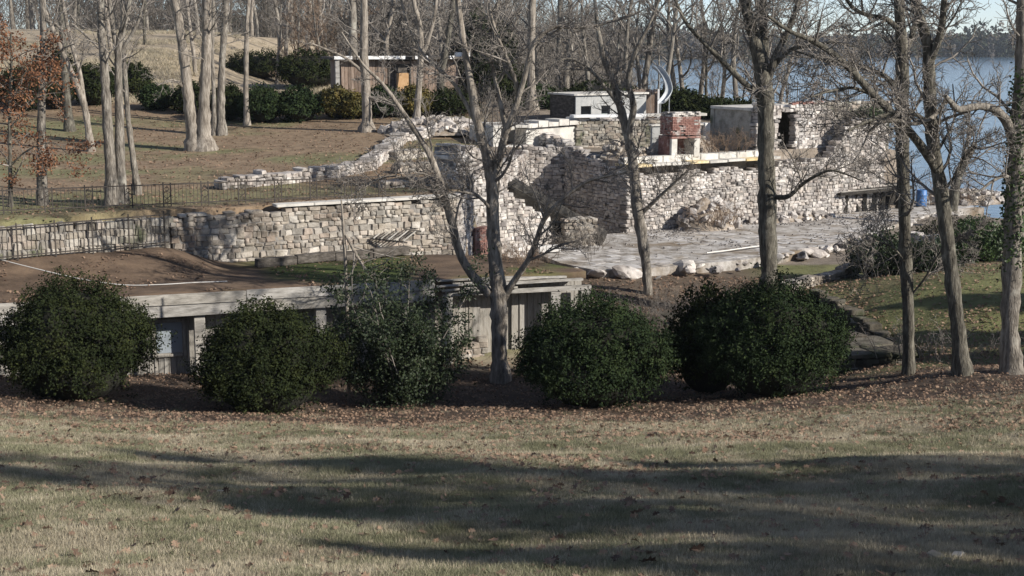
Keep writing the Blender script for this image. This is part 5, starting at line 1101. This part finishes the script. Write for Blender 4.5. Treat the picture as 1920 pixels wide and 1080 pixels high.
# bare brush
def brush(label, px, py, d, w, h_, n, seed, mk='twig', z=None, dl=1):
    v = P(px, py, d); z = hz(v.x, v.y) if z is None else z; rng = np.random.default_rng(seed); out = []; root = empty('bare_brush', (v.x, v.y, z), label, 'brush')
    for k in range(n):
        a = rng.uniform(0, 6.28); q = w * math.sqrt(rng.random()); p0 = np.array([v.x + q * math.cos(a), v.y + q * math.sin(a) * .6, z - .1]); pl = bpath(p0, np.array([.4 * math.cos(a), .4 * math.sin(a), 1.]), h_ * rng.uniform(.5, 1.1), 5, .18, .0, rng)
        ra = np.linspace(.016, .006, 6); out.append((pl, ra)); grow(out, pl, ra, dl, 6, h_ * .4, rng, .2, 0, .25, .005, (.5, 1.2), .5, (4, 4, 3))
    tag(link('stems', tubes('stems', out), MT[mk], root), kind='stuff')
brush('tangle of bare grey brush between the boxwoods and the terrace', 1265, 600, 49, 1.6, 1.9, 60, 401)
brush('bare twiggy brush on the bank below the terrace boulders', 1390, 560, 51.5, 2.2, 1.1, 60, 402)
brush('low bare brush below the paved terrace behind the broad boxwood', 1160, 540, 51.5, 2.6, 1.0, 80, 413)
brush('brown brush growing out of the rubble mound at the ruin wall', 1340, 400, 67.5, 1.2, 1.3, 40, 403, 'twig_brown', TZ + .4)
brush('brown dead weeds on the rubble inside the ruin', 1350, 290, 71.5, 1.5, 1.3, 50, 404, 'twig_brown', -5.6)
brush('bare brush along the high corner of the ruin', 1600, 260, 77.5, 1.8, 2.2, 50, 405, 'twig', -5.8)
brush('bare shrub with pale twigs beside the slim dark trunk', 1665, 480, 53, 1.2, 1.8, 12, 406)
brush('thicket of bare twigs at the shaded foot of the bank', 1760, 690, 42.2, 2.0, 1.2, 50, 407)
brush('thicket of bare brush by the lake beyond the blue barrel', 1790, 380, 79, 2.2, 2.4, 50, 408, 'twig_brown', TZ - .3)
brush('bare brambles in front of the collapsed stair', 1085, 440, 61.5, 1.2, 1.4, 40, 409, 'twig', TZ)
brush('brown weeds on the earth roof beside the forked tree', 985, 490, 49.6, .8, 1.0, 24, 410, 'twig_brown', -7.9)
brush('bare undergrowth in front of the lakeside wood behind the shed', 1110, 190, 93, 6, 2.2, 90, 411)
brush('bare undergrowth below the hut beside the concrete chamber', 905, 215, 84, 2.6, 2.0, 60, 412)

# ------------------------------------------------------------------ far shore wood
def far_wood():
    rng = np.random.default_rng(9); cs = []; ns = []; n = 1500
    x = rng.uniform(-250, 560, n); shore = 1080 + 70 * np.sin(x / 190.0) - np.clip((330 - x) * 0.45, 0, 400)
    y = shore + 12 + rng.random(n) ** 1.5 * 190; z = H(x, y); hh = rng.uniform(9, 19, n) * (1 + .25 * np.sin(x / 60))
    V = []; k = 46
    t = rng.random((n, k)); a = rng.uniform(0, 6.28, (n, k)); r = (hh * .32)[:, None] * np.sin(np.pi * np.clip(t * .85 + .15, 0, 1)) * np.sqrt(rng.random((n, k)))
    c = np.stack([x[:, None] + r * np.cos(a), y[:, None] + r * np.sin(a), z[:, None] + t * hh[:, None]], -1).reshape(-1, 3)
    ever = (rng.random(n) < np.where((x > 300), .65, .25)); eb = np.repeat(ever, k)
    for sel, mk, nm in ((~eb, 'far_wood', 'far_bare_wood'), (eb, 'pine', 'far_evergreen_wood')):
        Vv, F = leaf_quads(c[sel], rng.standard_normal((sel.sum(), 3)), 1.5, .6, rng); o = link(nm, np_mesh(nm, Vv, F), MT[mk]); o['kind'] = 'stuff'
        tag(o, 'mass of bare grey woodland on the far shore of the lake' if 'bare' in nm else 'mass of dark evergreens on the far shore of the lake', 'wood')
far_wood()
def near_wood(name, label, n, x0, x1, d0, d1, h0, h1, seed, k=150):
    rng = np.random.default_rng(seed); d = rng.uniform(d0, d1, n); x = (rng.uniform(x0, x1, n) - 960) / FPX * d; z = H(x, d); ok = z > -15; x, d, z = x[ok], d[ok], z[ok]; n = len(x)
    hh = rng.uniform(h0, h1, n); t = rng.random((n, k)) ** .8; a = rng.uniform(0, 6.28, (n, k)); r = (hh * .26)[:, None] * np.sin(np.pi * np.clip(t * .9 + .1, 0, 1)) * np.sqrt(rng.random((n, k)))
    c = np.stack([x[:, None] + r * np.cos(a), d[:, None] + r * np.sin(a), z[:, None] + t * hh[:, None]], -1).reshape(-1, 3); m = len(c)
    up_ = np.stack([np.cos(a).ravel() * .6, np.sin(a).ravel() * .6, np.ones(m)], 1) + rng.standard_normal((m, 3)) * .4; up_ /= np.linalg.norm(up_, axis=1)[:, None]
    L = rng.uniform(.5, 1.6, m)[:, None]; w = rng.standard_normal((m, 3)); w -= up_ * (w * up_).sum(1)[:, None]; w /= np.linalg.norm(w, axis=1)[:, None]; w *= .042
    V = np.stack([c - up_ * L - w, c - up_ * L + w, c + up_ * L], 1).reshape(-1, 3); o = link(name, np_mesh(name, V, np.arange(3 * m).reshape(m, 3)), MT['far_wood']); tag(o, label, 'wood', kind='stuff')
near_wood('hill_wood', 'mass of bare grey woodland along the skyline above the field', 420, -80, 1180, 190, 330, 9, 17, 21, 190)
near_wood('lakeside_thicket', 'mass of bare twigs in the wood between the hut and the lake', 150, 640, 1285, 100, 160, 6, 12, 22, 240)

# ------------------------------------------------------------------ grass and fallen leaves
def scatter(name, label, cat, P3, rot, scl, proto_me, mk):
    me = bpy.data.meshes.new(name); me.vertices.add(len(P3)); me.vertices.foreach_set('co', P3.astype(np.float32).ravel())
    ra = me.attributes.new('rot', 'FLOAT_VECTOR', 'POINT'); ra.data.foreach_set('vector', rot.astype(np.float32).ravel())
    sa = me.attributes.new('scl', 'FLOAT', 'POINT'); sa.data.foreach_set('value', scl.astype(np.float32))
    o = link(name, me); o['kind'] = 'stuff'; tag(o, label, cat)
    src = bpy.data.objects.new(name + '_piece', proto_me); proto_me.materials.clear(); proto_me.materials.append(MT[mk])
    ng = bpy.data.node_groups.new(name, 'GeometryNodeTree'); ng.interface.new_socket('Geometry', in_out='INPUT', socket_type='NodeSocketGeometry'); ng.interface.new_socket('Geometry', in_out='OUTPUT', socket_type='NodeSocketGeometry')
    N = ng.nodes; Lk = ng.links; gi = N.new('NodeGroupInput'); go = N.new('NodeGroupOutput'); oi = N.new('GeometryNodeObjectInfo'); oi.inputs['Object'].default_value = src
    ip = N.new('GeometryNodeInstanceOnPoints'); m2p = N.new('GeometryNodeMeshToPoints')
    ar = N.new('GeometryNodeInputNamedAttribute'); ar.data_type = 'FLOAT_VECTOR'; ar.inputs['Name'].default_value = 'rot'; as_ = N.new('GeometryNodeInputNamedAttribute'); as_.data_type = 'FLOAT'; as_.inputs['Name'].default_value = 'scl'
    Lk.new(gi.outputs[0], m2p.inputs[0]); Lk.new(m2p.outputs[0], ip.inputs['Points']); Lk.new(oi.outputs['Geometry'], ip.inputs['Instance'])
    Lk.new(ar.outputs['Attribute'], ip.inputs['Rotation']); Lk.new(as_.outputs['Attribute'], ip.inputs['Scale']); Lk.new(ip.outputs[0], go.inputs[0])
    md = o.modifiers.new('scatter', 'NODES'); md.node_group = ng
def clump(seed, n, rad, h0, h1, lean):
    rng = np.random.default_rng(seed); V = []; F = []
    for k in range(n):
        a = rng.uniform(0, 6.28); q = rad * math.sqrt(rng.random()); x, y = q * math.cos(a), q * math.sin(a); h_ = rng.uniform(h0, h1); b = rng.uniform(0, 6.28); w = .0035; dx, dy = math.cos(b) * w, math.sin(b) * w
        lx, ly = rng.normal(0, lean * h_), rng.normal(0, lean * h_); o = len(V); V += [(x - dx, y - dy, -.01), (x + dx, y + dy, -.01), (x + lx, y + ly, h_)]; F.append((o, o + 1, o + 2))
    return np_mesh('clump', V, F)
def field_points(n, d0, d1, rng, power=1.6, wid=.40):
    u = rng.random(n); d = (d0 ** (1 - power) + u * (d1 ** (1 - power) - d0 ** (1 - power))) ** (1 / (1 - power)); x = rng.uniform(-1, 1, n) * (wid * d + 4)
    return x, d
rg = np.random.default_rng(61)
x, y = field_points(68000, 9.5, 40, rg); n1 = 0.4 * vnoise(x, y, 2.2, 1) + 0.35 * vnoise(x, y, 0.8, 2) + .25 * vnoise(x, y, .45, 31); keep = rg.random(len(x)) > litter(x, y) * .93; x, y, n1 = x[keep], y[keep], n1[keep]; z = H(x, y)
gm = n1 + rg.normal(0, .11, len(x)) > .55
for sel, nm, lab, mk, sd, hs in ((~gm, 'dormant_grass', 'short straw-coloured winter lawn grass in the foreground', 'straw', 1, (.02, .055)), (gm, 'green_grass', 'patches of short green grass in the foreground lawn', 'green_grass', 2, (.02, .06))):
    k = sel.sum(); scatter(nm, lab, 'grass', np.stack([x[sel], y[sel], z[sel]], 1), np.stack([np.zeros(k), np.zeros(k), rg.uniform(0, 6.28, k)], 1), rg.uniform(.7, 1.3, k) * (1 + .012 * (y[sel] - 11)), clump(sd, 70, .13, hs[0], hs[1], .55), mk)
fd = rg.uniform(90, 165, 5200); fx = (rg.uniform(-30, 640, 5200) - 960) / FPX * fd; k_ = vnoise(fx, fd, 6, 33) > .45; fx, fd = fx[k_], fd[k_]; k = len(fx)
scatter('field_grass', 'rank dry grass tussocks over the pale field behind the shrubs', 'grass', np.stack([fx, fd, H(fx, fd)], 1), np.stack([np.zeros(k), np.zeros(k), rg.uniform(0, 6.28, k)], 1), rg.uniform(3, 7, k), clump(7, 36, .16, .02, .07, .7), 'straw')
# taller green tufts
tx = [(225, 862), (1010, 838), (1205, 852), (390, 895), (430, 915), (800, 1000), (640, 885), (1480, 935), (130, 1070), (1410, 900), (270, 1060), (40, 830)]
tp = [G(a, b) for a, b in tx]; q = np.array([[p.x, p.y, p.z] for p in tp]); q = np.repeat(q, 22, 0); q[:, :2] += rg.normal(0, .17, (len(q), 2)); q[:, 2] = H(q[:, 0], q[:, 1])
scatter('grass_tufts', 'taller tufts of fresh green grass dotted over the lawn', 'grass', q, np.stack([np.zeros(len(q)), np.zeros(len(q)), rg.uniform(0, 6.28, len(q))], 1), rg.uniform(.8, 1.6, len(q)), clump(3, 40, .09, .04, .11, .5), 'green_grass')
def leaf_mesh(seed):
    r = random.Random(seed); out = []; lob = [(0, -.5), (.12, -.36), (.30, -.30), (.16, -.14), (.42, 0), (.18, .10), (.30, .32), (.10, .30), (0, .52)]
    R = [(x, y, .10 * abs(x) * 2 * r.uniform(.4, 1.6) + .06 * math.sin(y * 5 + seed)) for x, y in lob]; L = [(-x, y, .10 * abs(x) * 2 * r.uniform(.4, 1.6) + .06 * math.sin(y * 5 + seed)) for x, y in lob[1:-1]]
    V = R + L + [(0, y, .06 * math.sin(y * 5 + seed)) for _, y in lob[1:-1]]; n = len(lob); m = n - 2; F = []
    mid = lambda i: 0 if i == 0 else (n - 1 if i == n - 1 else n + m + i - 1)
    lft = lambda i: 0 if i == 0 else (n - 1 if i == n - 1 else n + i - 1)
    for i in range(n - 1):
        for tri in ((i, i + 1, mid(i + 1)), (i, mid(i + 1), mid(i)), (mid(i), mid(i + 1), lft(i + 1)), (mid(i), lft(i + 1), lft(i))):
            if len(set(tri)) == 3: F.append(tri)
    return np_mesh('fallen_leaf', V, F)
lv = [leaf_mesh(i) for i in range(4)]
# leaf drift density: heavy in the litter band, patchy on the lawn
def leaf_points(n, d0, d1, dens, rng, power=1.0001):
    x, y = field_points(n, d0, d1, rng, power); k = rng.random(n) < dens(x, y); return x[k], y[k]
def drift(x, y):
    b = np.clip((vnoise(x, y * 1.6, 2.6, 14) - .52) * 3.2, 0, 1) * sm((y - 13) / 12) * .8
    return np.clip(.06 + b * .8 + litter(x, y) * 1.0 + .22 * sm((y - 25) / 6), 0, 1)
def rot_rand(k, tilt): return np.stack([rg.normal(0, tilt, k), rg.normal(0, tilt, k), rg.uniform(0, 6.28, k)], 1)
x, y = leaf_points(95000, 10, 47, drift, rg, -.1)
me = lv[1].copy(); z = H(x, y) + .045; k = len(x)
scatter('leaf_litter', 'drifts of fallen brown oak leaves over the lawn and under the bushes', 'leaf litter', np.stack([x, y, z], 1), rot_rand(k, .45), rg.uniform(.05, .15, k) * (1 - .25 * litter(x, y)), me, 'dead_leaf_mass')
x = rg.uniform(-19, -5, 9000) + 0; y = rg.uniform(44, 88, 9000); x = rg.uniform(-.36, .02, 9000) * y; up_ = inpoly(x, y, UPOLY); x, y = x[up_], y[up_]; z = H(x, y) + .03; k = len(x)
scatter('hill_leaf_litter', 'thin scatter of fallen brown leaves over the upper lawn', 'leaf litter', np.stack([x, y, z], 1), rot_rand(k, .4), rg.uniform(.08, .16, k), lv[2].copy(), 'dead_leaf_mass')
ss = rg.uniform(0, 18, 2600); tt = rg.random(2600) ** 1.3 * 4.6; pb = [Bp(a, b, 0) for a, b in zip(ss, tt)]; q = np.array([[p.x, p.y, float(roofz(a, b, p.x, p.y)) + .03] for p, a, b in zip(pb, ss, tt)]); q = q[~inpoly(q[:, 0], q[:, 1], UPOLY)]; q = q[vnoise(q[:, 0], q[:, 1], 1.6, 19) > .42]
scatter('roof_leaf_litter', 'scatter of dead leaves lying on the earth roof of the outbuilding', 'leaf litter', q, rot_rand(len(q), .4), rg.uniform(.06, .13, len(q)), lv[0].copy(), 'dead_leaf_mass')
x = rg.uniform(.16, .4, 4000) * 48; y = rg.uniform(41, 56, 4000); up_ = ~inpoly(x, y, UPOLY); x, y = x[up_], y[up_]; z = H(x, y) + .03; k = len(x)
scatter('bank_leaf_litter', 'thin scatter of fallen brown leaves over the grassy bank', 'leaf litter', np.stack([x, y, z], 1), rot_rand(k, .4), rg.uniform(.07, .14, k), lv[3].copy(), 'dead_leaf_mass')
s0_ = rg.uniform(-4, 19, 9000); t0_ = -rg.random(9000) ** 1.5 * 12; q = np.stack([RO.x + RU.x * s0_ + RN.x * t0_, RO.y + RU.y * s0_ + RN.y * t0_, np.full(9000, TZ - .01)], 1)
q = q[inpoly(q[:, 0], q[:, 1], PL)]; q = q[rg.random(len(q)) < .04 + .35 * np.clip((vnoise(q[:, 0], q[:, 1], 2.4, 23) - .5) * 3, 0, 1)]
scatter('terrace_gravel', 'loose chips of pale stone scattered over the terrace', 'gravel', q, rot_rand(len(q), .6), rg.uniform(.025, .08, len(q)), STONES['white_stone'][4].copy(), 'white_stone_mass')
x = rg.uniform(2, 13, 3800); y = rg.uniform(47, 57, 3800); k_ = ~inpoly(x, y, PL) & ~inpoly(x, y, UPOLY); x, y = x[k_], y[k_]; z = H(x, y) + .03; k = len(x)
scatter('brown_leaf_litter', 'brown dead leaves under the bare brush below the terrace', 'leaf litter', np.stack([x, y, z], 1), rot_rand(k, .4), rg.uniform(.07, .15, k), lv[0].copy(), 'dead_leaf_mass')
for m_ in lv: m_.materials.append(MT['dead_leaf'])
x, y = leaf_points(6000, 11, 24, lambda a, b: np.clip(.03 + .5 * np.clip((vnoise(a, b * 1.6, 2.2, 15) - .5) * 3, 0, 1), 0, 1), rg, .2)
for i in range(min(280, len(x))):
    o = bpy.data.objects.new('fallen_leaf', lv[i % 4]); C.objects.link(o); o.location = (x[i], y[i], hz(x[i], y[i]) + .06); o.rotation_euler = (rg.normal(0, .4), rg.normal(0, .4), rg.uniform(0, 6.28)); s_ = rg.uniform(.10, .19); o.scale = (s_, s_, s_)
    tag(o, 'single curled brown oak leaf lying on the open lawn grass', 'leaf', 'single leaves on the lawn')
for i, (px, py, s_) in enumerate(((413, 927, .07), (1795, 1050, .09), (1752, 1052, .12))):
    g = G(px, py); o = place('lawn_stone', STONES['grey_stone'][i], None, (g.x, g.y, g.z + .02), (s_ * 1.3, s_, s_), i); tag(o, ('small pale pebble lying alone in the shaded lawn', 'pale cobble half sunk in the lawn, the smaller of two', 'pale cobble half sunk in the lawn, the larger of two')[i], 'stone')

# ------------------------------------------------------------------ the air over the lake
def haze():
    V = [(x, y, z) for z in (-20, 24) for y in (-75, 1650) for x in (-930, 1650)]
    o = link('haze', np_mesh('haze', V, [(0, 2, 3, 1), (4, 5, 7, 6), (0, 1, 5, 4), (2, 6, 7, 3), (0, 4, 6, 2), (1, 3, 7, 5)])); o['kind'] = 'stuff'; tag(o, 'thin pale winter haze hanging over the lake and the far shore', 'haze')
    m = bpy.data.materials.new('thin_haze'); m.use_nodes = True; nt = m.node_tree; nt.nodes.remove(nt.nodes['Principled BSDF']); v = nt.nodes.new('ShaderNodeVolumePrincipled')
    v.inputs['Color'].default_value = (.80, .88, 1.0, 1); v.inputs['Density'].default_value = .00012; v.inputs['Anisotropy'].default_value = .2
    nt.links.new(v.outputs[0], nt.nodes['Material Output'].inputs['Volume']); o.data.materials.append(m)
haze()
